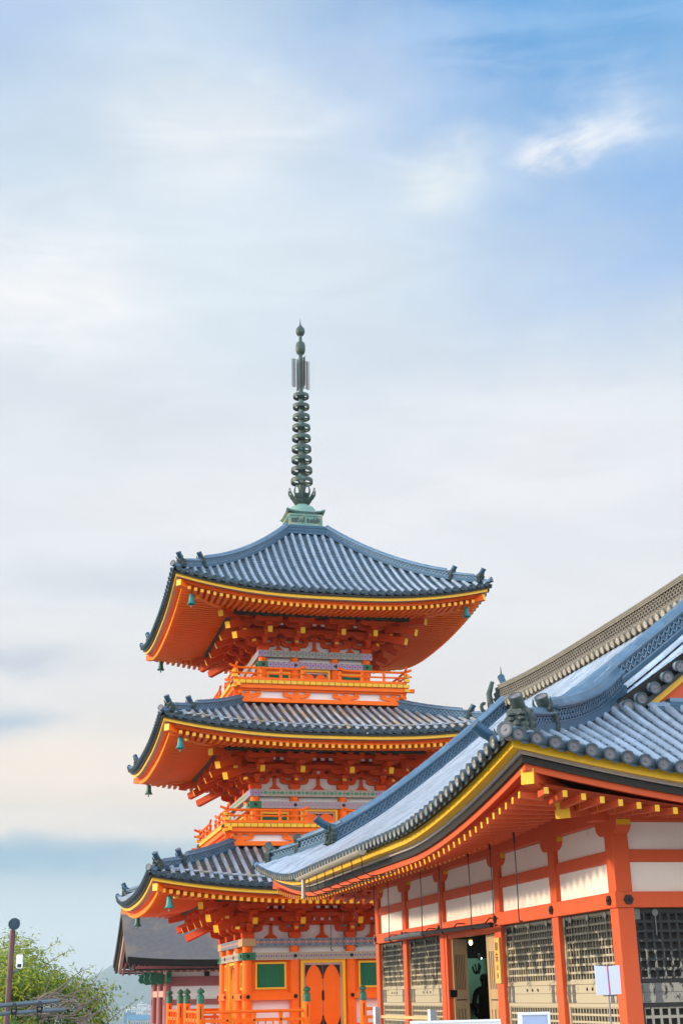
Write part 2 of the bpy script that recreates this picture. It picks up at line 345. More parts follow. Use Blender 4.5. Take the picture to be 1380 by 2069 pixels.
    def blob(s, c, rx, ry, rz, mat, n=8, m=5):
        vs = []; c = Vector(c)
        for i in range(1, m):
            p = pi*i/m
            for k in range(n): t = 2*pi*k/n; vs.append((c.x+rx*sin(p)*cos(t), c.y+ry*sin(p)*sin(t), c.z+rz*cos(p)))
        vs += [(c.x, c.y, c.z+rz), (c.x, c.y, c.z-rz)]; T_ = len(vs)-2; B_ = T_+1; fs = []
        for i in range(m-2):
            for k in range(n): fs.append((i*n+k, i*n+(k+1) % n, (i+1)*n+(k+1) % n, (i+1)*n+k))
        for k in range(n): fs.append((T_, (k+1) % n, k)); fs.append((B_, (m-2)*n+k, (m-2)*n+(k+1) % n))
        s.add(vs, fs, mat)
    def build(s, name, parent=None, smooth=35, bevel=0.0, label=None):
        me = bpy.data.meshes.new(name)
        o0 = Vector((0, 0, 0)) if parent is None else world_loc(parent)
        if parent is None and s.v:
            xs = [v[0] for v in s.v]; ys = [v[1] for v in s.v]; zs = [v[2] for v in s.v]
            o0 = Vector(((min(xs)+max(xs))/2, (min(ys)+max(ys))/2, min(zs)))
        me.from_pydata([(v[0]-o0.x, v[1]-o0.y, v[2]-o0.z) for v in s.v], [], s.f)
        for n in s.mats: me.materials.append(M[n])
        me.polygons.foreach_set('material_index', s.m)
        if s.uv:
            uvl = me.uv_layers.new(name='UVMap')
            for fi, uvs in s.uv.items():
                for li, uvc in zip(me.polygons[fi].loop_indices, uvs): uvl.data[li].uv = uvc
        if smooth:
            me.polygons.foreach_set('use_smooth', [True]*len(s.f)); me.set_sharp_from_angle(angle=radians(smooth))
        me.update()
        o = bpy.data.objects.new(name, me); COL.objects.link(o)
        if parent is None: o.location = o0
        else: o.parent = parent
        if bevel:
            bv = o.modifiers.new('bevel', 'BEVEL'); bv.width = bevel; bv.segments = 2; bv.limit_method = 'ANGLE'; bv.angle_limit = radians(50)
        if label: o['label'] = label
        return o

def world_loc(o):
    v = Vector((0, 0, 0))
    while o is not None: v += o.location; o = o.parent
    return v
def tag(o, label, cat, group=None):
    o['label'] = label; o['category'] = cat
    if group: o['group'] = group
    return o
def thing(name, loc, label, cat, group=None):
    e = bpy.data.objects.new(name, None); COL.objects.link(e); e.location = loc; e.empty_display_size = .3
    return tag(e, label, cat, group)
def child_copy(o, parent, off):
    c = o.copy(); COL.objects.link(c); c.parent = parent; c.location = off; return c
def side(cx, cy, hx, hy, k):
    """frame of one face of a rectangular building: (a along, o outward from the wall, z)"""
    if k == 0: return (lambda a, o, z: (cx+a, cy-hy-o, z)), hx
    if k == 1: return (lambda a, o, z: (cx+hx+o, cy+a, z)), hy
    if k == 2: return (lambda a, o, z: (cx-a, cy+hy+o, z)), hx
    return (lambda a, o, z: (cx-hx-o, cy-a, z)), hy

# ------------------------------------------------------------------ roof pieces
def tile_rows(mb, T, half, oE, omin, S, sp, r, course, mats, step=None, nseg=5, discn=10, rows=None, dr=None):
    """round tiles over pan tiles, running down a slope. S(a,o)->z of the bed; half+oE is the half length at the eave"""
    mr, mp, md = mats[:3]; mdf = mats[3] if len(mats) > 3 else md
    n = int((half+oE-.02)/sp)
    rows = rows if rows is not None else [i*sp for i in range(-n, n+1)]
    def nrm(a, o):
        e = .03; dzo = (S(a, o+e)-S(a, o-e))/(2*e); L = sqrt(1+dzo*dzo); return dzo/-L, 1/L        # (o,z) of the normal
    for a in rows:
        o1 = omin(a)
        if oE-o1 > .12:
            L = oE-o1; k = max(1, int(L/course)); os_ = [oE-L*j/k for j in range(k+1)]
            for j in range(k):
                vs = []
                lift = 0.0
                if step and os_[j+1] < oE-step: lift = .055
                for (o, rr) in ((os_[j], r*1.025), (os_[j+1], r*.975)):
                    no, nz = nrm(a, o); z = S(a, o)+lift
                    for q in range(nseg+1):
                        t = radians(-12+204*q/nseg); x = rr*cos(t); h = rr*sin(t)+r*.35
                        vs.append(T(a+x, o+no*h, z+nz*h))
                m_ = nseg+1
                fs = [(q, q+1, m_+q+1, m_+q) for q in range(nseg)]+[tuple(range(m_))]
                mats_ = [mr]*nseg+[md if j == 0 else mr]
                mb.add(vs, fs, mats_)
            no, nz = nrm(a, oE); c = T(a, oE+no*r*.35-.01, S(a, oE)+nz*r*.35)
            dv = Vector(T(a, oE+1, 0))-Vector(T(a, oE, 0)); dv = Vector((dv.x, dv.y, -.15))
            mb.disc(c, dv, dr or r*1.16, .05, discn, md, face=mdf)
        # pan strip between this row and the next
        am = a+sp/2; o1 = omin(am)
        if am > rows[-1]: continue
        if oE-o1 > .12:
            L = oE-.03-o1; k = max(1, int(L/(course*.52)))
            os_ = [oE-.03-L*j/k for j in range(k+1)]; wd = sp/2-r*.55
            for j in range(k):
                lift = .055 if step and os_[j+1] < oE-step else 0.0
                vs = []
                for (o, up_) in ((os_[j], .026), (os_[j+1], .004)):
                    for x, dzz in ((-wd, .035), (-wd*.5, .004), (wd*.5, .004), (wd, .035)):
                        vs.append(T(am+x, o, S(am, o)+dzz+up_+lift))
                for x, dzz in ((-wd, .0), (-wd*.5, -.03), (wd*.5, -.03), (wd, .0)):
                    vs.append(T(am+x, os_[j]-.004, S(am, os_[j])+dzz+lift-(.05 if j == 0 else 0)))
                mb.add(vs, [(0, 1, 5, 4), (1, 2, 6, 5), (2, 3, 7, 6), (0, 1, 9, 8), (1, 2, 10, 9), (2, 3, 11, 10)], [mp]*3+([md]*3 if j == 0 else [mp]*3))
            if step:      # the lapped border course: a wavy lip where the upper tiles end
                o = oE-step; vs = []
                for x, dzz in ((-wd, .035), (-wd*.5, .004), (wd*.5, .004), (wd, .035)):
                    z = S(am, o)+dzz; vs += [T(am+x, o+.05, z+.085), T(am+x, o+.05, z+.02), T(am+x, o-.12, z+.12)]
                mb.add(vs, [(0, 3, 4, 1), (3, 6, 7, 4), (6, 9, 10, 7), (0, 3, 5, 2), (3, 6, 8, 5), (6, 9, 11, 8)], mats[0])
def bed(mb, T, half, oE, omin, S, mat, na=40, no=10):
    """solid sheet just under the pan tiles"""
    A = half+oE
    idx = {}; vs = []; fs = []
    for i in range(na+1):
        a = -A+2*A*i/na; o1 = min(omin(a), oE)
        for j in range(no+1):
            o = oE+(o1-oE)*j/no; idx[i, j] = len(vs); vs.append(T(a, o-.02, S(a, o)-.03))
    for i in range(na):
        for j in range(no): fs.append((idx[i, j], idx[i+1, j], idx[i+1, j+1], idx[i, j+1]))
    mb.add(vs, fs, mat)
def sweep_rect(mb, path, w, z0, z1, mat, w1=None):
    P = [Vector(p) for p in path]; vs = []; w1 = w1 or w
    for i, p in enumerate(P):
        d = P[min(i+1, len(P)-1)]-P[max(i-1, 0)]; s_ = Vector((d.y, -d.x, 0)).normalized()
        for ww, z in ((-w, z0), (w, z0), (w1, z1), (-w1, z1)): vs.append((p.x+s_.x*ww/2, p.y+s_.y*ww/2, p.z+z))
    n = len(P); fs = [(0, 1, 2, 3), tuple(4*(n-1)+k for k in (3, 2, 1, 0))]
    for i in range(n-1):
        for k in range(4): fs.append((4*i+k, 4*i+(k+1) % 4, 4*i+4+(k+1) % 4, 4*i+4+k))
    mb.add(vs, fs, mat)
def resample(path, step):
    P = [Vector(p) for p in path]; out = [P[0]]; acc = 0.0
    for a, b in zip(P, P[1:]):
        L = (b-a).length; t = step-acc
        while t <= L: out.append(a.lerp(b, t/L)); t += step
        acc = L-(t-step)
    return out
def ridge(mb, path, w, h, mat='ridge', cap='ridgecap', unit=.13, rcap=None, lattice=True):
    """stacked ridge: two base layers, an openwork band, two upper layers and a round cap tile"""
    sweep_rect(mb, path, w, -.06, .05, mat); sweep_rect(mb, path, w*.9, .053, h*.22, cap)
    sweep_rect(mb, path, w*.62, h*.22, h*.72, mat)
    sweep_rect(mb, path, w*.88, h*.72, h*.82, mat); sweep_rect(mb, path, w*.98, h*.823, h*.92, cap)
    rc = rcap or w*.27
    Q = resample(path, .3)
    for a, b in zip(Q, Q[1:]):
        z = Vector((0, 0, h*.92)); mb.tube([a+z, b+z], [rc*1.05, rc*.95], 8, cap)
    if lattice:
        Q = resample(path, unit)
        for a, b in zip(Q, Q[1:]):
            d = (b-a); s_ = Vector((d.y, -d.x, 0)).normalized()*(w*.34)
            lo, hi = Vector((0, 0, h*.24)), Vector((0, 0, h*.70))
            for sg in (1, -1):
                mb.beam(a+s_*sg+lo, b+s_*sg+hi, .02, unit*.17, cap); mb.beam(a+s_*sg+hi, b+s_*sg+lo, .02, unit*.17, cap)
def onigawara(mb, pos, d, w, h, mat='oni', horns=True):
    """ogre tile: a jagged arched plate with brow, eyes, nose and horns, facing the horizontal direction d"""
    pos = Vector(pos); d = Vector((d[0], d[1], 0)).normalized(); s_ = Vector((d.y, -d.x, 0))
    F = lambda x, z, t: tuple(pos+s_*x*w+d*t+Vector((0, 0, z*h)))
    pts = []
    for x, z in [(.50, 0), (.56, .10), (.47, .16), (.55, .27), (.46, .33), (.54, .45), (.45, .5), (.50, .62), (.40, .70), (.42, .82), (.28, .86), (.18, .96), (0, 1.0)]: pts.append((x, z))
    poly = pts+[(-x, z) for x, z in reversed(pts[:-1])]
    mb.prism(poly, F, -.10, 0, mat)
    inn = [(x*.72, .08+z*.80) for x, z in poly]; mb.prism(inn, F, 0, w*.10, mat)
    P = lambda x, z, t: F(x, z, t)
    for sx in (-1, 1):
        mb.blob(P(.17*sx, .58, w*.14), w*.11, w*.11, h*.07, mat); mb.blob(P(.18*sx, .70, w*.13), w*.15, w*.12, h*.05, mat)
        mb.blob(P(.20*sx, .28, w*.10), w*.14, w*.10, h*.10, mat)
        if horns: mb.tube([P(.22*sx, .80, w*.06), P(.36*sx, .98, w*.10), P(.34*sx, 1.16, w*.16)], [w*.08, w*.06, w*.012], 6, mat)
    mb.blob(P(0, .45, w*.18), w*.11, w*.14, h*.10, mat); mb.blob(P(0, .22, w*.16), w*.20, w*.10, h*.045, mat)
def bird_tile(mb, pos, d, L, r, mat='ridge', face='discpale', rise=.9):
    """the round tile that juts up and out over an ogre tile"""
    pos = Vector(pos); d = Vector((d[0], d[1], 0)).normalized(); path = []
    for i in range(7):
        t = i/6; path.append(pos+d*(L*t)+Vector((0, 0, L*rise*t*t)))
    mb.tube(path, [r*(.92+.14*i/6) for i in range(7)], 12, mat)
    e = (path[-1]-path[-2]).normalized()
    mb.disc(path[-1]-e*.01, e, r*1.12, .035, 14, mat, face=face)

# ------------------------------------------------------------------ eaves
def strip(mb, T, half, o0, o1, z0, z1, lift, mat, n=28):
    vs = []
    for i in range(n+1):
        t = -1+2*i/n
        t = math.copysign(abs(t)**.8, t)
        for o, z in ((o0, z0), (o1, z0), (o1, z1), (o0, z1)):
            a = t*(half+o); vs.append(T(a, o, z+lift((1-abs(t))*(half+o1))))
    fs = [(0, 1, 2, 3), tuple(4*n+k for k in (3, 2, 1, 0))]
    for i in range(n):
        for k in range(4): fs.append((4*i+k, 4*i+(k+1) % 4, 4*i+4+(k+1) % 4, 4*i+4+k))
    mb.add(vs, fs, mat)
def rafters(mb, T, half, oI, zI, oO, zO, w, h, sp, lift, oE, mat, endmat, margin=.12, bw=1.5):
    n = int((half+oO-margin)/sp)
    for i in range(-n, n+1):
        a = i*sp; oi = max(oI, abs(a)-half+.02)
        if oO-oi < .12: continue
        dc = half+oO-abs(a)
        f = lambda o: zI+(zO-zI)*(o-oI)/(oO-oI)+lift(dc)*max(0, o/oE)**bw
        mb.beam(T(a, oi, f(oi)), T(a, oO, f(oO)), w, h, mat, endmat)
def soffit(mb, T, half, oI, zI, oO, zO, lift, oE, mat, n=28, bw=1.5):
    vs = []; fs = []; no = 4
    for i in range(n+1):
        t = -1+2*i/n
        for j in range(no+1):
            o = oI+(oO-oI)*j/no; a = t*(half+o); vs.append(T(a, o, zI+(zO-zI)*j/no+lift((1-abs(t))*(half+o))*max(0, o/oE)**bw))
    for i in range(n):
        for j in range(no): k = i*(no+1)+j; fs.append((k, k+1, k+no+2, k+no+1))
    mb.add(vs, fs, mat)

# ================================================================== SETTING
GZ = -1.65
def structure(o): o['kind'] = 'structure'; return o
def terrain():
    g = sorted(set([round(x, 1) for x in [-9000, -6000, -4000, -2500, -1500, -900, -500, -300, -180, -110, -70, -45, -28, -18, -12, -8, 0, 8, 20, 35, 50, 70, 110, 180, 300, 500, 900, 1500, 2500, 4000, 6000, 9000]]))
    mb = MB(); n = len(g); vs = []
    for y in g:
        for x in g:
            dx = max(0, -10-x, x-45); dy_ = max(0, -40-y, y-72); d = hypot(dx, dy_)
            t = min(1, d/260); t = t*t*(3-2*t); vs.append((x, y, GZ-36*t))
    mb.add(vs, [(j*n+i, j*n+i+1, (j+1)*n+i+1, (j+1)*n+i) for j in range(n-1) for i in range(n-1)],
           ['ground' if (-12 <= g[i] < 45 and -45 <= g[j] < 70) else 'valley' for j in range(n-1) for i in range(n-1)])
    return structure(mb.build('ground', smooth=0))
terrain()
def dirxy(u, D):
    a = PS+math.atan((u-690)/2840); return D*sin(a), D*cos(a)
def hills(name, D, peaks, base, u0, u1, depth, mat):
    mb = MB(); nx, ny = 70, 8; vs = []; rnd = random.Random(name)
    ph = [rnd.uniform(0, 6) for _ in range(6)]
    for j in range(ny+1):
        for i in range(nx+1):
            u = u0+(u1-u0)*i/nx; d = D+depth*(j/ny-.5)*2; x, y = dirxy(u, d)
            z = sum(h*math.exp(-((u-c)/s)**2) for c, s, h in peaks)
            z += sum(3.5*sin(u*.021*(k+1)*1.7+ph[k])/(k+1) for k in range(5))
            f = cos(pi/2*(j/ny-.5)*2)
            vs.append((x, y, base+z*max(0, f)**.7))
    mb.add(vs, [(j*(nx+1)+i, j*(nx+1)+i+1, (j+1)*(nx+1)+i+1, (j+1)*(nx+1)+i) for j in range(ny) for i in range(nx)], mat)
    return structure(mb.build(name, smooth=80))
hills('hills', 4600, [(330, 150, 208), (150, 120, 35), (620, 260, 150), (-250, 200, 120), (1000, 300, 160)], -38, -700, 1500, 700, 'hill')
hills('hills', 3300, [(262, 42, 22), (330, 60, 17), (80, 90, 14)], -38, -100, 480, 200, 'hill')

# the town far below
def town_house(u, D, w, h, dpt, wall, roof, label, roofkind='flat', nwin=6, rows=3):
    x, y = dirxy(u, D); z0 = -37.9
    t = thing('town_building', (x, y, z0), label, 'building', 'town buildings on the plain far below')
    mb = MB(); mb.box(x-w/2, x+w/2, y-dpt/2, y+dpt/2, z0, z0+h, wall); mb.build('wall', t, smooth=0)
    mb = MB()
    if roofkind == 'flat':
        mb.box(x-w/2-.3, x+w/2+.3, y-dpt/2-.3, y+dpt/2+.3, z0+h+.02, z0+h+.8, roof); mb.box(x-w*.2, x+w*.1, y-dpt*.2, y+dpt*.2, z0+h+.83, z0+h+3, wall)
    else:
        F = lambda a, b, tt: (x-w/2-.6+(w+1.2)*tt, y+a, z0+h+b)
        mb.prism([(-dpt/2-.8, .02), (dpt/2+.8, .02), (0, h*.32)], F, 0, 1, roof)
    mb.build('roof', t, smooth=0)
    for rw in range(rows):
        for i in range(nwin):
            mb = MB(); xa = x-w/2+w*(i+.25)/nwin; zz = z0+h*(rw+.35)/rows
            mb.box(xa, xa+w*.5/nwin, y-dpt/2-.12, y-dpt/2-.01, zz, zz+h*.4/rows, 'cwin'); mb.build('window', t, smooth=0)
town_house(262, 1500, 22, 16, 18, 'cgrey', 'cblue', 'wide hall with a blue metal roof in the town below, between tree and gate', 'gable', 9, 2)
town_house(243, 1900, 16, 19, 14, 'cblue', 'cblue', 'dark blue block of the distant town, touching the tree leaves', 'flat', 4, 3)
for i, (u, D, w, h, wl, lb) in enumerate([
    (252, 2500, 26, 20, 'cwhite', 'low white block of the far town just above the blue roof'),
    (268, 2700, 16, 27, 'cwhite', 'tall narrow white block in the middle of the far town'),
    (281, 2450, 20, 17, 'cgrey', 'grey flat roofed block of the far town between two white ones'),
    (293, 2750, 24, 24, 'cwhite', 'broad white block of the far town nearer the red gate columns'),
    (306, 2600, 18, 21, 'cwhite', 'white block of the far town touching the red gate columns'),
    (286, 2100, 14, 13, 'cwhite', 'small pale house of the far town below the white blocks'),
    (299, 2000, 12, 12, 'cgrey', 'small grey house of the far town below the block by the gate columns'),
    (235, 2800, 18, 22, 'cgrey', 'grey block of the far town, half hidden behind the tree leaves')]):
    town_house(u, D, w, h, 14, wl, 'cgrey', lb)

# ================================================================== PAGODA
PX, PY = 9.532, 45.0
PBASE = -1.3
pag = thing('pagoda', (PX, PY, PBASE), 'three storey vermilion pagoda with blue-grey tiled roofs and tall bronze spire', 'pagoda')

def bracket_mesh(mb, hgt, corner=False):
    """three stepped bracket set in local coords: a along wall, o outward, z from the top of the beam"""
    T = (lambda a, o, z: (a, -o, z))
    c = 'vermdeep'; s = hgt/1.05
    def block(a, o, z, w=.19, h=.11):
        k = [(-.36, 0), (.36, 0), (.5, .45), (.5, 1), (-.5, 1), (-.5, .45)]
        mb.prism([(x*w, y*h) for x, y in k], lambda x, y, t: T(a+x, o+t, z+y), -w*.5, w*.5, c)
    def arm(a0, a1, o, z, h=.15, w=.12, ends=None):
        L = a1-a0; k = [(0, h*.55), (.08*L, h*.1), (.22*L, 0), (.78*L, 0), (.92*L, h*.1), (L, h*.55), (L, h), (0, h)]
        mb.prism(k, lambda x, y, t: T(a0+x, o+t, z+y), -w/2, w/2, c, None)
    def out(o0, o1, a, z, h=.15, w=.13):
        k = [(o0, 0), (o1-.16, 0), (o1-.05, h*.25), (o1, h*.6), (o1, h), (o0, h)]
        mb.prism(k, lambda x, y, t: T(a+t, x, z+y), -w/2, w/2, c)
        mb.box(a-w/2+.005, a+w/2-.005, o1-.002, o1+.012, z+h*.5, z+h, 'yel', T)
    block(0, -.1, 0, .36, .17*s)
    z1 = .18*s
    arm(-.48, .48, -.1, z1); out(-.1, .30, 0, z1+.003)
    for a in (-.40, 0, .40): block(a, -.1, z1+.15)
    block(0, .26, z1+.15)
    z2 = z1+.27*s
    arm(-.62, .62, -.1, z2); arm(-.46, .46, .28, z2+.002); out(-.1, .70, 0, z2+.004)
    for a in (-.38, 0, .38): block(a, .28, z2+.15)
    block(0, .66, z2+.15)
    z3 = z2+.27*s
    arm(-.46, .46, .68, z3); out(.2, .9, 0, z3+.003)
    for a in (-.38, 0, .38): block(a, .68, z3+.15, .17, .1)
    # tail rafter with its painted end
    mb.beam(T(0, -.05, z3+.30), T(0, 1.36, z2-.02), .15, .20, c, 'yel')
    block(0, 1.12, z2+.17, .2, .12); arm(-.46, .46, 1.12, z3+.06, .14)
    for a in (-.38, 0, .38): block(a, 1.12, z3+.19, .17, .09)
def corner_bracket(mb, hgt):
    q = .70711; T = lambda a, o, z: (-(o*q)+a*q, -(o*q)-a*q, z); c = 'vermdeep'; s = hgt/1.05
    z1, z2, z3 = .18*s, .45*s, .72*s
    for z, o1 in ((z1, .5), (z2, 1.05)):
        k = [(-.2, 0), (o1-.2, 0), (o1, .09), (o1, .16), (-.2, .16)]
        mb.prism(k, lambda x, y, t: T(t, x, z+y), -.08, .08, c); mb.box(-.075, .075, o1-.002, o1+.014, z+.08, z+.16, 'yel', T)
    mb.beam(T(0, .1, z2+.28), T(0, 1.62, z1+.06), .19, .22, c, 'yel', side=T(1, 0, 0))
    mb.beam(T(0, .1, z3+.40), T(0, 2.02, z2+.06), .19, .22, c, 'yel', side=T(1, 0, 0))
    mb.beam(T(0, .4, z3+.44), T(0, 2.40, z3+.12), .19, .20, c, 'yel', side=T(1, 0, 0))
    for a, o, z in ((0, 1.0, z2+.18), (0, 1.55, z3+.02)): mb.box(a-.11, a+.11, o-.11, o+.11, z, z+.14, c, T)

def storey(no, w, zB, zY, E, Lc, zF, zNext, pats, hTop, Htop, k_, first=False, top=False, old=False, step=None):
    """one storey: w half width over the beams, zB top of upper beam, zY yellow eave line, E half eave, zF floor"""
    sp_ = w/2.57; cw = w-.19; cb = .90*sp_; cr = .155*(.75+.25*sp_)
    oE = E-w
    R_ = E*.92
    lift = lambda dc: Lc*max(0, 1-dc/R_)**2.3
    sides = [side(PX, PY, w, w, k) for k in range(4)]
    # ---- wall
    mb = MB()
    for k, (T, H) in enumerate(sides):
        mb.box(-(w-.25), w-.25, -.36, -.26, zF, zB+.40, 'plaster', T)
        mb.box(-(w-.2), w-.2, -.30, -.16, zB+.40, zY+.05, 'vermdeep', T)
    mb.build('wall', pag, smooth=0)
    for k, (T, H) in enumerate(sides):
        for a in (-cw, -cb, cb):
            mb = MB(); x, y, _ = T(a, -.19, 0); mb.lathe([(cr, zF), (cr, zB-.23), (cr*.93, zB-.22)], (x, y, 0), 18, 'verm'); mb.build('column', pag)
    # ---- beams
    zl = zB-.63 if first else zB-.60
    for z0, z1, pt in ((zB-.22, zB, pats[0]), (zl, zl+.22, pats[1])):
        for k, (T, H) in enumerate(sides):
            mb = MB(); e = w-.003 if k % 2 == 0 else w-.32
            hh = z1-z0; cap = .42*sp_
            capm = ('rafterend' if (first and pt == pats[0]) else 'green')
            for a0, a1, mt in ((-e, -e+cap, capm if pt == pats[1] or first else 'pat_b'), (-e+cap, e-cap, pt), (e-cap, e, capm if pt == pats[1] or first else 'pat_b')):
                c = [T(a0, -.32, z0), T(a1, -.32, z0), T(a1, 0, z0), T(a0, 0, z0), T(a0, -.32, z1), T(a1, -.32, z1), T(a1, 0, z1), T(a0, 0, z1)]
                u0_, u1_ = a0/hh, a1/hh
                mb.add(c, [(0, 1, 2, 3), (7, 6, 5, 4), (0, 4, 5, 1), (1, 5, 6, 2), (2, 6, 7, 3), (3, 7, 4, 0)], mt,
                       [None, None, None, None, [(u1_, 0), (u1_, 1), (u0_, 1), (u0_, 0)], None])
            if pt == pats[1]:
                for a in (-cw, -cb, cb, cw): mb.disc(T(a, 0, (z0+z1)/2), Vector(T(0, 1, 0))-Vector(T(0, 0, 0)), .058, .025, 6, 'iron', rim=False)
            mb.build('painted_beam', pag, smooth=0)
    # ---- doors and windows
    dz0, dz1 = (zF+.24, zl-.10) if first else (zF+.03, zl-.08)
    wz0, wz1 = (zl-.80, zl-.12) if first else (zF+.14, zl-.16)
    bayc = (cb+cw)/2; ww = (cw-cb)*.62 if not first else (cw-cb)*.58
    for k, (T, H) in enumerate(sides):
        for sgn in (-1, 1):
            f = MB(); a0, a1 = sgn*bayc-ww/2, sgn*bayc+ww/2; t = .06
            f.box(a0-t, a1+t, -.26, -.17, wz1, wz1+t, 'yel', T); f.box(a0-t, a1+t, -.26, -.17, wz0-t, wz0, 'yel', T)
            f.box(a0-t, a0, -.26, -.172, wz0, wz1, 'yel', T); f.box(a1, a1+t, -.26, -.172, wz0, wz1, 'yel', T)
            fo = f.build('window', pag, smooth=0)
            g = MB(); ns = 15
            g.box(a0, a1, -.255, -.235, wz0, wz1, 'green', T)
            for i in range(ns):
                x = a0+(a1-a0)*(i+.5)/ns; hw = (a1-a0)/ns*.36
                g.prism([(-hw, 0), (hw, 0), (0, hw*1.1)], lambda p, q, tt: T(x+p, -.234+q, tt), wz0+.001, wz1-.001, 'green')
            g.build('window_slats', fo, smooth=0)
            # vermilion boarding round the window
            b = MB()
            b.box(sgn*bayc-(cw-cb)*.40, sgn*bayc+(cw-cb)*.40, -.262, -.225, wz1+t+.002, zl, 'verm', T); b.box(sgn*bayc-(cw-cb)*.40, sgn*bayc+(cw-cb)*.40, -.262, -.226, (.056 if first else zF), wz0-t-.002, 'verm', T)
            b.box(sgn*bayc-(cw-cb)*.40, a0-t-.002, -.262, -.225, wz0-t, wz1+t, 'verm', T); b.box(a1+t+.002, sgn*bayc+(cw-cb)*.40, -.262, -.225, wz0-t, wz1+t, 'verm', T)
            b.build('boarding', pag, smooth=0)
        # door
        f = MB(); dw = cb-cr-.03; t = .10*sp_
        f.box(-dw, dw, -.26, -.10, dz1, dz1+t, 'yel', T); f.box(-dw, -dw+t, -.26, -.102, dz0, dz1, 'yel', T); f.box(dw-t, dw, -.26, -.102, dz0, dz1, 'yel', T)
        f.box(-dw+t, dw-t, -.25, -.235, dz0, dz1, 'plaster', T)
        fo = f.build('door_frame', pag, smooth=0)
        lw = (dw-t)*.90
        for sgn in (-1, 1):
            d = MB(); a0, a1 = (.012, lw) if sgn > 0 else (-lw, -.012)
            d.box(a0, a1, -.232, -.18, dz0+.01, dz1-.06, 'verm', T)
            d.build('door_leaf', fo, smooth=0)
            hd = dz1-.06-dz0; ac = (a0+a1)/2; hw = (a1-a0)/2
            for tb in (0, 1):
                for sg in (-1, 1):
                    m = MB()
                    poly = [(sg*hw, 0)]+[(sg*hw*sin(q), .20*hd*sin(q)**2.2) for q in [radians(x) for x in (90, 70, 50, 32, 15, 0)]]
                    zz = (lambda q: dz0+.012+q) if tb == 0 else (lambda q: dz1-.062-q)
                    m.prism(poly, lambda x, q, tt: T(ac+x, tt, zz(q)), -.178, -.168, 'iron')
                    m.build('corner_fitting', fo, smooth=0)
        m = MB(); m.box(-.035, .035, -.17, -.158, dz0+hd*.45, dz0+hd*.60, 'iron', T)
        for q in (.2, .8): m.disc(T(0, -.18, dz0+hd*q), Vector(T(0, 1, 0))-Vector(T(0, 0, 0)), .03, .02, 8, 'iron', rim=False)
        m.build('lock_plate', fo, smooth=0)
        if first:
            for sgn in (-1, 1):
                b = MB()
                a0, a1 = sorted((sgn*(cb-cr*.2), sgn*(cw+cr+.0)))
                if k % 2: a0, a1 = sorted((sgn*(cb-cr*.2), sgn*(w-.20)))
                b.box(a0, a1, -.24, .0, -.145, .055, 'verm', T)
                for a in (cb, cw): b.disc(T(sgn*a, 0, -.045), Vector(T(0, 1, 0))-Vector(T(0, 0, 0)), .065, .03, 6, 'iron', rim=False)
                b.box(min(sgn*cb, sgn*cw), max(sgn*cb, sgn*cw), -.23, -.02, zF, zF+.42, 'verm', T)
                b.build('tie_beam', pag, smooth=0)
            b = MB(); b.box(-dw, dw, -.24, -.06, zF, dz0, 'verm', T); b.build('door_sill', pag, smooth=0)
    # ---- brackets
    hB = zY+.02-zB
    for k, (T, H) in enumerate(sides):
        for a in (-cw, -cb, cb, cw):
            o = BR[no].copy() if BR[no].get('used') else BR[no]
            if BR[no].get('used'): del o['used']; COL.objects.link(o)
            else: BR[no]['used'] = 1
            x, y, _ = T(a, -.10+.0, 0); o.parent = pag
            o.location = (x-PX, y-PY, zB-PBASE); o.rotation_euler = (0, 0, [0, pi/2, pi, -pi/2][k])
        o = BC[no].copy() if BC[no].get('used') else BC[no]
        if BC[no].get('used'): del o['used']; COL.objects.link(o)
        else: BC[no]['used'] = 1
        x, y, _ = T(-cw, -.19, 0); o.parent = pag; o.location = (x-PX, y-PY, zB-PBASE); o.rotation_euler = (0, 0, [0, pi/2, pi, -pi/2][k])
        # struts on the white panel between sets, purlins, wall arms
        for a in (-bayc, 0, bayc):
            mb = MB()
            st = [(.05, .40), (.05, .16), (.09, .10), (.19, .05), (.22, 0)]
            poly = st+[(-x, z) for x, z in reversed(st)]
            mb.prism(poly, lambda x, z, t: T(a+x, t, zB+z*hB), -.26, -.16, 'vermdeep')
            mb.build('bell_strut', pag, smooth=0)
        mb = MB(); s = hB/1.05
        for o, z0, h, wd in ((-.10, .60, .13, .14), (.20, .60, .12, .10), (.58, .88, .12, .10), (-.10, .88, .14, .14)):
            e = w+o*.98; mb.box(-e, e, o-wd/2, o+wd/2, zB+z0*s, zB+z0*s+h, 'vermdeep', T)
        # inclined ceiling with pale gaps between the steps
        for o0, o1, z in ((-.05, .15, .74), (.25, .53, .93)):
            vs = [T(-w-o0, o0, zB+z*s), T(w+o0, o0, zB+z*s), T(w+o1, o1, zB+z*s+.07), T(-w-o1, o1, zB+z*s+.07)]
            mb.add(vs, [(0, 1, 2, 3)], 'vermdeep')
        nn = int(2*w/.27)
        for i in range(nn):
            a = -w+.14+2*(w-.14)*i/(nn-1); mb.box(a-.06, a+.06, .52, .545, zB+.80*s, zB+.87*s, 'plaster', T)
            mb.box(a-.05, a+.05, -.155, -.14, zB+.50*s, zB+.58*s, 'plaster', T)
        mb.build('bracket_beam', pag, smooth=0)
        mb = MB(); oP = 1.10; e = w+oP
        mb.beam(T(-e+.06, oP, zY+.01), T(e-.06, oP, zY+.01), .15, .17, 'darkgreen'); mb.build('eave_purlin', pag, smooth=0)
    # ---- eaves
    ev = MB(); oP = 1.10
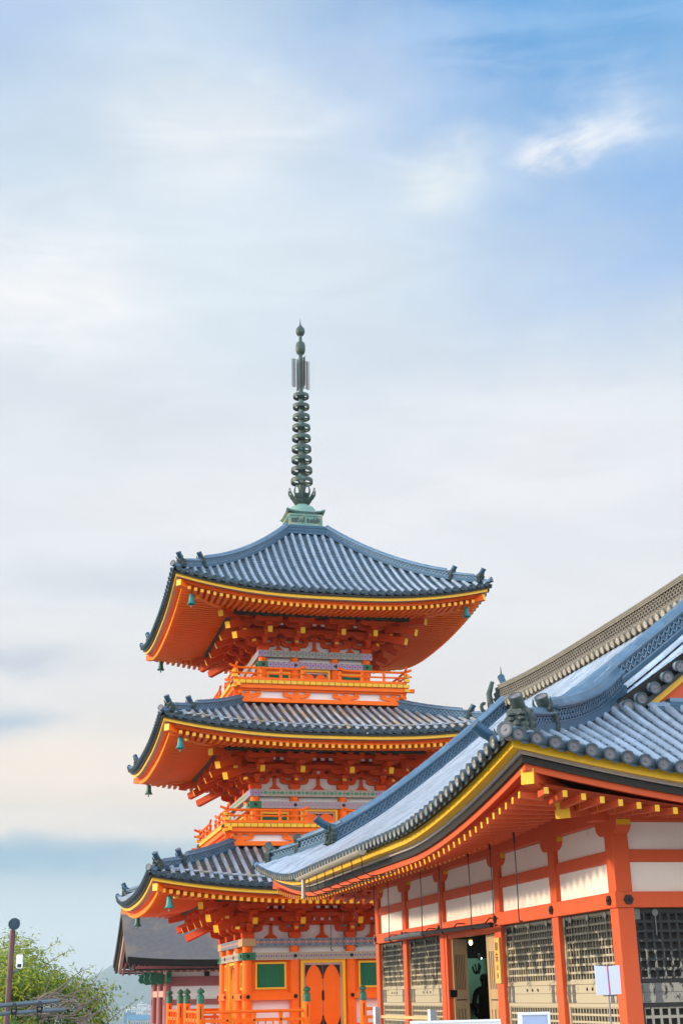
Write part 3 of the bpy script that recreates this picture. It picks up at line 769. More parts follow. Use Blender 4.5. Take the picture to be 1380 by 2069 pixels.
    for T, H in sides:
        strip(ev, T, H, oE-.44, oE-.24, zY-.155, zY-.032, lift, 'verm'); strip(ev, T, H, oE-.36, oE-.05, zY-.030, zY-.023, lift, 'pinkish')
        strip(ev, T, H, oE-.30, oE-.02, zY-.022, zY+.072, lift, 'yel')
        strip(ev, T, H, oE-.34, oE+.04, zY+.075, zY+.15, lift, 'dark')
    evo = ev.build('eaves', pag, smooth=30)
    for T, H in sides:
        b = MB(); soffit(b, T, H, -.1, zY+.30, oE-.95, zY-.06, lift, oE, 'verm'); soffit(b, T, H, oE-.96, zY-.02, oE-.12, zY-.09, lift, oE, 'verm'); b.build('soffit', evo, smooth=60)
        b = MB(); rafters(b, T, H, -.05, zY+.22, oE-.90, zY-.15, .105, .125, .205, lift, oE, 'verm', 'yel'); b.build('rafter_row', evo, smooth=0)
        b = MB(); rafters(b, T, H, oE-1.15, zY-.105, oE-.24, zY-.21, .10, .11, .205, lift, oE, 'verm', 'yel'); b.build('flying_rafter_row', evo, smooth=0)
        b = MB(); strip(b, T, H, oE-1.02, oE-.90, zY-.155, zY-.06, lambda d: lift(d)*.72, 'verm'); b.build('rafter_board', evo, smooth=30)
        # hip rafters
        b = MB(); P = lambda o, z: T(-H-o, o, z)
        b.beam(P(.3, zY+.10), P(oE-.80, zY-.17+lift(0)*.60), .20, .26, 'verm', 'yel'); b.beam(P(oE-1.5, zY-.06+lift(0)*.38), P(oE-.12, zY-.17+lift(0)*.93), .18, .20, 'verm', 'yel')
        b.build('hip_rafter', evo, smooth=0)
    # ---- roof
    T_ = hTop
    zE = zY+.215; dE = E+.10
    def mkS(H):
        def S(a, o):
            d = H+o; u = (d-T_)/(dE-T_); q = 1-u
            z = zE+Htop*((1-k_)*q+k_*q*q*(1 if q > 0 else -1))
            return z+lift(max(0, d-abs(a)))*max(0, u)**1.5
        return S
    rf = MB(); mats = ('tileold', 'panold', 'disc') if old else ('tile', 'pan', 'disc')
    for T, H in sides:
        S = mkS(H); om = lambda a: max(T_-H, abs(a)-H)
        tile_rows(rf, T, H, dE-H, om, S, .283, .068, .34, mats, step=step, dr=.076)
        bed(rf, T, H, dE-H, om, S, 'dark')
    rfo = rf.build('roof', pag, smooth=40)
    for k, (T, H) in enumerate(sides):
        S = mkS(H); P = lambda d: T(-d, d-H, S(-d, d-H)+.06)
        dd = Vector(T(-1, 1, 0))-Vector(T(0, 0, 0)); dd = (dd.x, dd.y)
        up0 = dE-1.05; r_ = MB(); ridge(r_, [P(T_-.05+(up0-T_+.05)*i/14) for i in range(15)], .30, .30, unit=.15); r_.build('hip_ridge', rfo)
        r_ = MB(); ridge(r_, [P(up0-.02+(dE-.30-up0)*i/5) for i in range(6)], .26, .21, unit=.15); r_.build('corner_ridge', rfo)
        for d, w_, h_, L in ((up0+.05, .34, .36, .36), (dE-.26, .36, .34, .38)):
            g = MB(); p = P(d); onigawara(g, (p[0], p[1], p[2]-.05), dd, w_, h_); go = g.build('ogre_tile', rfo)
            g = MB(); bird_tile(g, (p[0]-dd[0]*.10, p[1]-dd[1]*.10, p[2]+h_-.12), dd, L*.62, .08, 'ridge', rise=.85); g.build('bird_rest_tile', go)
        g = MB(); p = Vector(P(dE-.45)); q = Vector(P(dE-.10)); g.tube([p, q, q+Vector((dd[0]*.09, dd[1]*.09, .05))], .085, 10, 'ridgecap'); g.disc(q+Vector((dd[0]*.09, dd[1]*.09, .05)), (dd[0], dd[1], .3), .10, .03, 12, 'disc', face='discpale'); g.build('corner_tile', rfo)
    return lift, rfo, mkS

BR, BC = {}, {}
PSPEC = {1: dict(w=2.57, zB=1.652, zY=2.765, E=5.72), 2: dict(w=2.30, zB=6.275, zY=7.40, E=5.48), 3: dict(w=1.99, zB=10.986, zY=11.955, E=5.19)}
for i in (1, 2, 3):
    hB = PSPEC[i]['zY']+.02-PSPEC[i]['zB']
    for dct, fn, nm in ((BR, bracket_mesh, 'bracket_set'), (BC, corner_bracket, 'corner_bracket_set')):
        mb = MB(); fn(mb, hB); o = mb.build(nm, None, smooth=0)
        lo = Vector(o.location)
        for v in o.data.vertices: v.co += lo
        dct[i] = o
PL = {}
PL[1] = storey(1, zF=-1.28, zNext=0, Lc=.40, pats=('pat_c', 'pat_d'), hTop=3.0, Htop=1.28, k_=.16, first=True, old=True, step=.50, **PSPEC[1])
PL[2] = storey(2, zF=5.02, zNext=0, Lc=.43, pats=('pat_e', 'pat_f'), hTop=2.75, Htop=1.24, k_=.16, old=True, step=.50, **PSPEC[2])
PL[3] = storey(3, zF=9.66, zNext=0, Lc=.53, pats=('pat_a', 'pat_b'), hTop=.80, Htop=3.42, k_=.42, top=True, **PSPEC[3])
for d_ in (BR, BC):
    for o in d_.values():
        if 'used' in o: del o['used']

def balcony(hb, hs, z0, zb):
    """floor edge half width hb at height zb, skirt half width hs from z0"""
    sides = [side(PX, PY, hb, hb, k) for k in range(4)]; dz = hb-hs
    mb = MB()
    for k, (T, H) in enumerate(sides):
        e = hs if k % 2 == 0 else hs-.18
        mb.box(-e, e, -dz-.18, -dz, z0, z0+.135, 'verm', T)
        mb.box(-e+.05, e-.05, -dz-.20, -dz-.10, z0+.137, zb-.16, 'plaster', T)
        for a in (-hs+.32, -hs*.30, hs*.30, hs-.32):
            st = [(.09, .135), (.16, .16), (.40, .20), (.46, .25), (.46, .29)]
            mb.prism([(x, z) for x, z in st]+[(-x, z) for x, z in reversed(st)], lambda x, z, t: T(a+x, t, z0+z), -dz-.10, -dz-.02, 'verm')
            for q in (-.36, 0, .36): mb.box(a+q-.08, a+q+.08, -dz-.11, -dz+.0, z0+.292, z0+.35, 'verm', T)
        e = hb-.06 if k % 2 == 0 else hb-.30
        mb.box(-e, e, -.24, -.07, zb-.20, zb-.06, 'verm', T); mb.box(-e, e, -dz-.2, -dz+.02, zb-.26, zb-.17, 'verm', T)
    bo = mb.build('balcony', pag, smooth=0)
    mb = MB()
    for k, (T, H) in enumerate(sides):
        n = int(2*hb/.21); e = hb if k % 2 == 0 else hb-.27
        for i in range(n):
            a0 = -e+2*e*i/n+.010; a1 = -e+2*e*(i+1)/n-.010; mb.box(a0, a1, -.55, 0, zb-.055, zb+.055, 'yel', T)
        mb.box(-e, e, -.6, -.012, zb-.05, zb+.045, 'dark', T)
    mb.box(PX-hb+.5, PX+hb-.5, PY-hb+.5, PY+hb-.5, zb-.04, zb+.03, 'verm')
    mb.build('floor_edge', bo, smooth=0)
    for k, (T, H) in enumerate(sides):
        mb = MB(); zf = zb+.057; e = hb-.10; o = -.11; gp = .55
        mb.box(-e, e, o-.05, o+.05, zf+.02, zf+.10, 'verm', T)
        for rg in ((-e-.22, -gp), (gp, e+.22)):
            for z, r, rise in ((zf+.24, .032, .05), (zf+.42, .04, .10)):
                path = []
                for i in range(13):
                    a = rg[0]+(rg[1]-rg[0])*i/12; q = max(0, (abs(a)-e+.15)/.37)**2*rise+max(0, (gp+.35-abs(a))/.35)**2*rise
                    path.append(T(a, o, z+q+(.02 if k % 2 else 0)))
                mb.tube(path, r, 8, 'verm')
        n = 3
        for sg in (-1, 1):
            for i in range(4):
                a = sg*(gp+.08+(e-gp-.08)*i/3); mb.box(a-.04, a+.04, o-.04, o+.04, zf+.10, zf+.40, 'verm', T)
                mb.disc(T(a, o+.03, zf+.24), Vector(T(0, 1, 0))-Vector(T(0, 0, 0)), .022, .02, 6, 'iron', rim=False)
        # yellow capped crossing ends at the corner
        for z in (zb-.16, zb+.18, zb+.33): mb.box(-e-.12, -e+.02, o-.055, o+.055+.06, z-.035, z+.055, 'yel', T); mb.box(e-.02, e+.12, o-.054, o+.056+.06, z-.034, z+.054, 'yel', T)
        mb.box(e-.1, e+.30, -.22, -.10, zb-.19, zb-.07, 'verm', T); mb.box(e+.301, e+.315, -.215, -.105, zb-.185, zb-.075, 'yel', T)
        mb.build('balcony_railing', bo, smooth=40)
balcony(2.99, 2.80, 9.03, 9.665)
balcony(3.27, 3.07, 4.41, 5.02)

# ---- spire
spz = 15.55
sp = bpy.data.objects.new('spire', None)
def spire():
    b = MB(); q = .80
    b.box(PX-q, PX+q, PY-q, PY+q, 15.25, 15.62, 'ridge')
    for i in range(3): b.box(PX-q-.10+.02*i, PX+q+.10-.02*i, PY-q-.10+.02*i, PY+q+.10-.02*i, 15.623+i*.12, 15.723+i*.12, 'ridge')
    root = b.build('spire', pag, smooth=0)
    b = MB(); q = .60; z = 16.0
    b.box(PX-q, PX+q, PY-q, PY+q, z, z+.50, 'bronzelt')
    for k in range(4):
        T, H = side(PX, PY, q, q, k)
        b.box(-q-.01, q+.01, .0, .03, z+.0, z+.07, 'bronzelt', T); b.box(-q-.01, q+.01, .0, .03, z+.42, z+.50, 'bronzelt', T)
        for a in (-.58, 0, .58): b.box(a-.02, a+.02, .001, .032, z+.07, z+.42, 'bronzelt', T)
        rr = random.Random(k)
        for i in range(22):
            a = -.50+i*.048+rr.uniform(-.01, .01)
            if abs(a) > .04: b.box(a-.018, a+.018, .002, .018, z+.13+rr.uniform(0, .05), z+.34+rr.uniform(-.06, .03), 'bronze', T)
    b.build('dew_basin', root, smooth=0)
    b = MB(); n = 8; vs = []
    for rr_, zz in ((.64, z+.50), (.72, z+.56), (.70, z+.60)):
        for k in range(4):
            for i in range(n):
                t = -1+2*i/n; a = t*rr_; up_ = .09*abs(t)**4
                x, y = [(a, -rr_), (rr_, a), (-a, rr_), (-rr_, -a)][k]; vs.append((PX+x, PY+y, zz+up_))
    m_ = 4*n; b.add(vs, [(j*m_+i, j*m_+(i+1) % m_, (j+1)*m_+(i+1) % m_, (j+1)*m_+i) for j in range(2) for i in range(m_)]+[tuple(range(2*m_, 3*m_))], 'bronzelt'); b.build('basin_lid', root)
    b = MB(); z = 16.60; b.lathe([(.52, 0), (.53, .08), (.50, .22), (.42, .33), (.26, .40), (.22, .45)], (PX, PY, z), 28, 'bronzelt'); b.build('inverted_bowl', root)
    b = MB(); b.lathe([(.13, 17.0), (.12, 20), (.085, 21.7), (.075, 23.3), (.06, 24.1)], (PX, PY, 0), 14, 'bronze'); b.build('spire_pole', root)
    # lotus petals
    b = MB(); b.lathe([(.20, 17.02), (.30, 17.12), (.36, 17.22), (.34, 17.24), (.16, 17.16)], (PX, PY, 0), 20, 'bronze')
    for i in range(8):
        t = 2*pi*i/8+.2; e = Vector((cos(t), sin(t), 0)); s_ = Vector((-sin(t), cos(t), 0)); rows = []
        for q in range(8):
            f = q/7; rad = .30+.22*sin(f*pi*.62); zz = 17.18+.50*f; wd = .135*sin(pi*(.18+.80*f))**.7 if f < .98 else .03
            rows.append((e*rad, wd, zz))
        for th in (0,):
            vs = []
            for p, wd, zz in rows:
                for sx in (-1, -.55, .55, 1): vs.append((PX+p.x+s_.x*sx*wd, PY+p.y+s_.y*sx*wd, zz))
            fs = []
            for q in range(7):
                for c in range(3):
                    if c == 1 and 3 <= q <= 5: continue           # pierced petal
                    fs.append((4*q+c, 4*q+c+1, 4*q+4+c+1, 4*q+4+c))
            vs2 = [(x-e.x*.03, y-e.y*.03, zz) for x, y, zz in vs]; o_ = len(vs)
            b.add(vs+vs2, fs+[tuple(o_+j for j in f) for f in fs], 'bronze')
    b.build('lotus_petals', root)
    for i in range(9):
        z = 18.00+i*.437; R = .405-.0135*i; hh = .165-.004*i
        b = MB(); b.lathe([(R, -hh/2), (R+.012, 0), (R, hh/2), (R-.035, hh/2), (R-.035, -hh/2), (R, -hh/2)], (PX, PY, z), 32, 'bronze', cap=False)
        for k in range(4):
            t = pi/2*k+.35; b.beam((PX+cos(t)*.09, PY+sin(t)*.09, z), (PX+cos(t)*(R-.02), PY+sin(t)*(R-.02), z), .05, .035, 'bronze')
        b.lathe([(.135, -.09), (.15, 0), (.135, .09)], (PX, PY, z), 14, 'bronzelt' if i % 3 == 0 else 'bronze')
        b.build('spire_ring', root)
    b = MB()
    for k in range(4):
        t = pi/2*k+.25; e = Vector((cos(t), sin(t), 0)); c = Vector((PX, PY, 0))
        for rad, inn in ((.12, 0), (.27, 1)):
            b.tube([c+e*rad+Vector((0, 0, 21.85)), c+e*rad+Vector((0, 0, 23.05))], .020, 5, 'ink')
        for i in range(13):
            z = 21.86+i*.093
            b.tube([c+e*.27+Vector((0, 0, z)), c+e*.34+Vector((0, 0, z+.015)), c+e*.385+Vector((0, 0, z+.075))], [.022, .020, .010], 5, 'ink')
            b.tube([c+e*.27+Vector((0, 0, z)), c+e*.20+Vector((0, 0, z+.05)), c+e*.12+Vector((0, 0, z+.02))], [.016, .016, .014], 5, 'ink')
    b.build('water_flame', root)
    b = MB(); b.lathe([(.07, 23.25), (.15, 23.33), (.185, 23.45), (.185, 23.65), (.15, 23.78), (.07, 23.83)], (PX, PY, 0), 20, 'bronze'); b.build('dragon_wheel', root)
    b = MB(); b.lathe([(.06, 24.08), (.13, 24.13), (.175, 24.24), (.17, 24.36), (.11, 24.46), (.05, 24.52), (.022, 24.62), (.004, 24.85)], (PX, PY, 0), 20, 'bronze'); b.build('sacred_jewel', root)
    root.rotation_euler = (0, radians(.0), 0)
spire()

# ---- wind bells hang under the hip rafters
def bell_parts(t, mat):
    x, y, z = t.location
    b = MB(); b.tube([(x, y, z), (x, y, z-.16)], .010, 6, 'iron'); b.build('hanger', t)
    b = MB(); prof = [(.025, -.13), (.065, -.15), (.08, -.18), (.087, -.30), (.10, -.39), (.125, -.45), (.13, -.465)]
    b.lathe(prof+[(.117, -.465), (.087, -.40), (.073, -.19)], (x, y, z), 20, mat)
    for i in range(8):
        tt = 2*pi*i/8; b.blob((x+.112*cos(tt), y+.112*sin(tt), z-.47), .031, .031, .027, mat, 6, 4)
    b.build('bell_body', t)
    b = MB(); b.tube([(x, y, z-.3), (x, y, z-.56)], .008, 5, mat); b.blob((x, y, z-.55), .03, .03, .035, mat, 6, 4); b.build('clapper', t)
for no, nm in ((3, 'top'), (2, 'middle'), (1, 'lowest')):
    s = PSPEC[no]; lf = PL[no][0]; d = s['E']-.60
    z = s['zY']-.20+lf(0)*.84
    for cx, cy, mat, lb in ((-1, -1, 'teal', 'bright teal bell at the sunny near corner of the %s pagoda roof'), (-1, 1, 'tealdk', 'small dark green bell at the rear corner of the %s pagoda roof'), (1, -1, 'teal', 'teal bell under the %s pagoda roof corner that points towards the hall')):
        if cx > 0 and no != 3: continue
        t = thing('wind_bell', (PX+cx*d, PY+cy*d, z), lb % nm, 'bell', 'wind bells under the pagoda eaves'); bell_parts(t, mat)

# ---- terrace and its railing
mb = MB(); mb.box(PX-4.2, PX+4.2, PY-4.2, PY+4.2, GZ, PBASE-.02, 'stone'); mb.box(PX-4.3, PX+4.3, PY-4.3, PY+4.3, PBASE-.018, PBASE+.02, 'verm'); mb.build('terrace', pag, smooth=0)
hR = 4.03
rl = thing('railing', (PX, PY, PBASE+.02), 'orange railing with green onion-shaped post caps round the pagoda terrace', 'railing')
def rail_post(a, T):
    x, y, _ = T(a, 0, 0); b = MB(); b.lathe([(.105, PBASE+.02), (.105, -.20)], (x, y, 0), 16, 'verm')
    b.box(x-.012, x+.012, y-.112, y-.10, -.62, -.28, 'iron')
    o = b.build('railing_post', rl)
    b = MB(); b.lathe([(.118, -.20), (.118, -.16), (.112, -.155), (.115, .0), (.085, .04), (.06, .06), (.06, .075), (.11, .10), (.118, .14), (.09, .185), (.04, .21), (.008, .25)], (x, y, 0), 18, 'giboshi'); b.build('onion_cap', o)
for k in range(4):
    T, H = side(PX, PY, hR, hR, k)
    for a in (-hR, -.86, .86): rail_post(a, T)
    for a0, a1 in ((-hR, -.86), (.86, hR)):
        b = MB()
        b.tube([T(a0, 0, -.44), T(a1, 0, -.44)], .045, 8, 'verm'); b.box(a0, a1, -.045, .045, -.72, -.63, 'verm', T); b.box(a0, a1, -.06, .06, -1.18, -1.06, 'verm', T)
        n = 3
        for i in range(1, n+1):
            a = a0+(a1-a0)*i/(n+1); b.box(a-.05, a+.05, -.05, .05, -1.06, -.485, 'verm', T)
            b.disc(T(a, .05, -.675), Vector(T(0, 1, 0))-Vector(T(0, 0, 0)), .03, .015, 6, 'iron', rim=False)
            b.prism([(-.04, -.63), (.04, -.63), (.07, -.50), (-.07, -.50)], lambda x, z, t: T(a+x, t, z), -.045, .045, 'verm')
        nn = 14
        for i in range(nn):
            a = a0+(a1-a0)*(i+.5)/nn; b.box(a-.02, a+.02, -.02, .02, -1.06, -.72, 'verm', T)
        b.build('rail_section', rl, smooth=40)

# ================================================================== HALL
HX, HY, hx, hy = 11.0, 22.92, 3.30, 6.21
hall = thing('hall', (HX, HY, GZ), 'red and white temple hall with a blue tile roof, in front of the pagoda', 'hall')
HO, ZE, SG = 2.25, 2.20, 2.36
hlift = lambda dc: .62*max(0, 1-dc/4.8)**1.6
g_ = lambda s: .55*s+.03*s*s
def smooth01(x): x = max(0, min(1, x)); return x*x*(3-2*x)
POSTS = [16.83, 18.89, 21.33, 24.40, 26.88, 29.01]
FLOOR = -1.35
HS = [side(HX, HY, hx, hy, k) for k in range(4)]
def SL(a, o):          # long slopes
    s = HO-o; s2 = hy+HO-abs(a)
    z = ZE+g_(s)+hlift(max(0, s2-s))*max(0, o/HO)**1.5
    if s > 1.9 and s2 >= SG-.02: z -= .36*max(0, 1-(s2-SG)/.85)**2*smooth01((s-1.9)/1.0)
    return z
def SGa(a, o):         # hipped skirts at the gable ends
    s = HO-o; s1 = hx+HO-abs(a)
    return ZE+g_(s)+hlift(max(0, s1-s))*max(0, o/HO)**1.5
omL = lambda a: HO-((hy+HO-abs(a)) if (hy+HO-abs(a)) < SG else hx+HO-.1)
omG = lambda a: HO-min(hx+HO-abs(a), SG+.08)
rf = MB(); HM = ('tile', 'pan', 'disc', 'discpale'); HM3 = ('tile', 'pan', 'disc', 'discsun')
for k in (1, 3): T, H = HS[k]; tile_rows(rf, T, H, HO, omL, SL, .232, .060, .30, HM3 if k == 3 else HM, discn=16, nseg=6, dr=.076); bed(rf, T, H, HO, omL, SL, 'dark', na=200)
hroof = rf.build('roof', hall, smooth=40)
rf = MB()
for k in (0, 2): T, H = HS[k]; tile_rows(rf, T, H, HO, omG, SGa, .225, .063, .30, HM, discn=18, nseg=7, dr=.080); bed(rf, T, H, HO, omG, SGa, 'dark', na=60)
rf.build('gable_skirt_roof', hroof, smooth=40)
# main ridge
rp = [(HX, HY-hy-HO+SG+.05+(2*hy+2*HO-2*SG-.1)*i/24) for i in range(25)]
rz = lambda y: ZE+g_(hx+HO)-.22+.16*abs((y-HY)/6.1)**3
path = [(x, y, rz(y)) for x, y in rp]
mb = MB()
sweep_rect(mb, path, .60, -.1, .08, 'ridgeold'); sweep_rect(mb, path, .46, .08, .22, 'ridgeold')
for i in range(3): sweep_rect(mb, path, .42-.012*i, .223+i*.033, .25+i*.033, 'ridgeold')
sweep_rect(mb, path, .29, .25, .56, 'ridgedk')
for i in range(3): sweep_rect(mb, path, .40+.012*i, .56+i*.034, .588+i*.034, 'ridgeold')
for a, b in zip(resample(path, .3), resample(path, .3)[1:]):
    z = Vector((0, 0, .67)); mb.tube([a+z, b+z], [.085, .08], 10, 'ridgeold')
Q = resample(path, .115)
for a, b in zip(Q, Q[1:]):
    for sg in (-1, 1):
        s_ = Vector((sg*.158, 0, 0))
        for z0_, z1_ in ((.322, .435), (.445, .552)):
            mb.beam(a+s_+Vector((0, 0, z0_)), b+s_+Vector((0, 0, z1_)), .030, .024, 'ridgeold'); mb.beam(a+s_+Vector((0, 0, z1_)), b+s_+Vector((0, 0, z0_)), .030, .024, 'ridgeold')
for sg in (-1, 1):
    for q in resample(path, .232):
        c = q+Vector((sg*.29, 0, .145)); mb.tube([c-Vector((sg*.1, 0, -.02)), c+Vector((sg*.10, 0, -.05))], .078, 10, 'ridgeold')
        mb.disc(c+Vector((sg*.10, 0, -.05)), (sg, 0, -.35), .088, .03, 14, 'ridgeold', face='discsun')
mb.build('main_ridge', hroof)
for sg, y in ((-1, path[0][1]), (1, path[-1][1])):
    b = MB(); z = rz(y); onigawara(b, (HX, y+sg*.10, z+.02), (0, sg), .56, .70, 'oni', horns=False)
    for s_ in (-1, 1):          # scrolled fins on each shoulder
        pth = []
        for i in range(14):
            t = i/13; q = t*4.6; rr = .20*(1-t*.72)
            pth.append((HX+s_*(.48+.02-rr*cos(q)), y+sg*.08, z+.14+rr*sin(-q)+.02))
        b.tube(pth, [.06*(1-.4*i/13) for i in range(14)], 8, 'oni')
        b.tube([(HX+s_*.36, y+sg*.08, z+.12), (HX+s_*.40, y+sg*.08, z+.45), (HX+s_*.30, y+sg*.08, z+.74)], [.09, .07, .05], 8, 'oni')
    go = b.build('ridge_end_tile', hroof)
    b = MB(); bird_tile(b, (HX, y-sg*.05, z+.68), (0, sg), .32, .075, 'ridge', rise=.7); b.tube([(HX, y+sg*.26, z+.92), (HX, y+sg*.26, z+1.16)], [.02, .006], 6, 'iron'); b.build('bird_rest_tile', go)
# descending ridges on the long slopes, corner ridges on the hips
YK = HY-hy-HO+SG+.84
for k in (1, 3):
    T, H = HS[k]
    for sg in (-1, 1):
        a = sg*(HY-YK); P = lambda s: T(a, HO-s, SL(a, HO-s)+.06)
        b = MB(); ridge(b, [P(hx+HO-.35-(hx+HO-.35-1.15)*i/16) for i in range(17)], .36, .36, unit=.115, rcap=.095); b.build('descending_ridge', hroof)
        p = P(1.05); d = Vector(T(0, 1, 0))-Vector(T(0, 0, 0))
        b = MB(); onigawara(b, (p[0], p[1], p[2]-.08), (d.x, d.y), .44, .50); go = b.build('ogre_tile', hroof)
        b = MB(); bird_tile(b, (p[0]-d.x*.12, p[1], p[2]+.38), (d.x, d.y), .40, .082, rise=.45); b.build('bird_rest_tile', go)
        # kake tiles along the barge edge with yellow and red boards below
        e = hy+HO-SG; aa = sg*e; b = MB()
        for i in range(13):
            s = 2.45+i*.215
            if s > hx+HO-.25: break
            z = SL(sg*(e-.02), HO-s)+.10; q = Vector(T(sg*(e-.30), HO-s, z+.07)); p = Vector(T(sg*(e+.12), HO-s, z-.01))
            b.tube([q, p], .075, 12, 'tile'); b.disc(p, p-q, .086, .03, 16, 'disc', face='discpale')
        pth = [T(sg*(e-.06), HO-s, SL(sg*(e-.02), HO-s)) for s in [2.1+i*.2 for i in range(15)]]
        sweep_rect(b, pth, .28, -.06, .02, 'dark'); b.build('barge_tiles', hroof)
        b = MB(); sweep_rect(b, [T(sg*(e-.12), HO-s, SL(sg*(e-.02), HO-s)) for s in [1.9+i*.2 for i in range(16)]], .16, -.17, -.062, 'hyel')
        sweep_rect(b, [T(sg*(e-.20), HO-s, SL(sg*(e-.02), HO-s)) for s in [1.9+i*.2 for i in range(16)]], .10, -.50, -.172, 'hverm'); b.build('bargeboard', hroof, smooth=40)
for k in (0, 2):
    T, H = HS[k]
    for sg in (-1, 1):
        P = lambda s: T(sg*(hx+HO-s), HO-s, SGa(sg*(hx+HO-s), HO-s)+.06)
        d = (Vector(T(sg, 1, 0))-Vector(T(0, 0, 0))).normalized()
        b = MB(); ridge(b, [P(2.75-1.85*i/10) for i in range(11)], .34, .30, unit=.10, rcap=.095); b.build('corner_ridge', hroof)
        b = MB(); ridge(b, [P(.92-.56*i/6) for i in range(7)], .30, .20, unit=.09, rcap=.08); b.build('corner_ridge', hroof)
        for s, w_, h_ in ((.86, .34, .36), (.30, .38, .36)):
            p = P(s); b = MB(); onigawara(b, (p[0]+d.x*.02, p[1]+d.y*.02, p[2]-.16), (d.x, d.y), w_, h_+.10, horns=s > .5); go = b.build('ogre_tile', hroof)
            b = MB(); bird_tile(b, (p[0]-d.x*.16, p[1]-d.y*.16, p[2]+h_-.16), (d.x, d.y), .23, .080, 'oni', rise=.72); b.build('bird_rest_tile', go)
        b = MB(); p = Vector(P(.5)); p.z -= .05; q = Vector(P(.08)); q.z -= .07; q2 = q+Vector((d.x*.10, d.y*.10, .03)); b.tube([p, q, q2], .088, 12, 'ridgecap'); b.disc(q2, (d.x, d.y, .1), .10, .035, 16, 'disc', face='discpale'); b.build('corner_tile', hroof)
    # gable wall and the level ridge at its foot
    b = MB(); e = 1.0; gy = lambda o: T(0, o, 0)[1]
    zg = ZE+g_(SG)
    F = lambda x, z, t: T(x, t, z)
    b.prism([(-(hx+HO-2.2), zg-.3), (hx+HO-2.2, zg-.3), (hx+HO-3.4, zg+.62), (0, ZE+g_(hx+HO)-.5), (-(hx+HO-3.4), zg+.62)], F, HO-SG-.75, HO-SG-.60, 'hverm')
    b.build('gable_wall', hall, smooth=0)
    b = MB()
    for x0, x1, zz in ((-2.55, -2.20, 0), (-2.20, 2.20, .07), (2.20, 2.55, 0)):
        for i in range(4): b.box(x0-.002*i, x1+.002*i, HO-SG-.17+.012*i, HO-SG+.10-.012*i, zg-.16+zz+i*.062, zg-.105+zz+i*.062, 'ridge' if i < 3 else 'ridgecap', T)
    b.build('gable_foot_ridge', hroof, smooth=0)

# eaves of the hall
ZY = 2.07
ev = MB()
for T, H in HS:
    strip(ev, T, H, 1.90, 2.12, ZY-.015, ZY+.092, hlift, 'hyel', n=40); strip(ev, T, H, 1.80, 1.985, ZY-.065, ZY-.018, hlift, 'hpinkish', n=40)
    strip(ev, T, H, 1.72, 1.95, ZY-.16, ZY-.078, hlift, 'dark', n=40); strip(ev, T, H, 1.66, 1.90, ZY-.245, ZY-.163, hlift, 'hverm', n=40)
    strip(ev, T, H, 1.85, 2.20, ZY+.103, ZY+.16, hlift, 'dark', n=40)
heaves = ev.build('eaves', hall, smooth=30)
for T, H in HS:
    b = MB(); soffit(b, T, H, -.1, 2.53, 1.20, 2.00, hlift, HO, 'hverm', n=40); soffit(b, T, H, 1.10, 2.02, 1.86, 1.86, hlift, HO, 'hverm', n=40); b.build('soffit', heaves, smooth=60)
    b = MB(); rafters(b, T, H, -.05, 2.45, 1.26, 1.90, .075, .095, .235, hlift, HO, 'hverm', 'hyel', margin=.2); b.build('rafter_row', heaves, smooth=0)
    b = MB(); rafters(b, T, H, 1.0, 1.985, 1.86, 1.785, .060, .078, .235, hlift, HO, 'hverm', 'hyel', margin=.16); b.build('flying_rafter_row', heaves, smooth=0)
    b = MB(); strip(b, T, H, 1.10, 1.24, 1.955, 2.035, lambda d: hlift(d)*.42, 'hverm', n=40); b.build('rafter_board', heaves, smooth=30)
    b = MB(); P = lambda o, z: T(-H-o, o, z)
    b.beam(P(-.1, 2.40), P(1.16, 1.86+hlift(0)*.40), .20, .26, 'hverm', 'hyel'); b.beam(P(.6, 2.10+hlift(0)*.16), P(1.86, 1.80+hlift(0)*.93), .17, .19, 'hverm', 'hyel'); b.build('hip_rafter', heaves, smooth=0, bevel=.006)
# walls
def hpost(T, a, w=.24):
    b = MB(); b.box(a-w/2, a+w/2, -w, 0, GZ, 2.0, 'hverm', T); b.build('post', hall, smooth=0, bevel=.012)
    b = MB(); st = [(.13, 1.92), (.20, 1.925), (.28, 1.96), (.33, 2.02), (.34, 2.10)]
    b.prism([(x, z) for x, z in st]+[(-x, z) for x, z in reversed(st)], lambda x, z, t: T(a+x, t, z), -.20, .015, 'hverm')
    for sg in (-1, 1): b.box(a+sg*.335-.012, a+sg*.335+.012, -.19, .01, 2.03, 2.098, 'hyel', T)
    b.build('boat_arm', hall, smooth=0)
lat_l = lattice_mat('sun_bleached_lattice', (.06, .065, .055), (.41, .36, .25), 2.0, .485); M['latl'] = lat_l
lat_r = lattice_mat('black_lacquer_lattice', (.008, .016, .018), (.36, .33, .27), 2.0, .57, 16); M['latr'] = lat_r
M['fitting'] = pmat('grey_metal_fitting', (.13, .135, .135), .5, metal=.5, var=.25, scale=8)
lat_l.node_tree  # sun-faded lattice of the sunny wall, darker towards the top
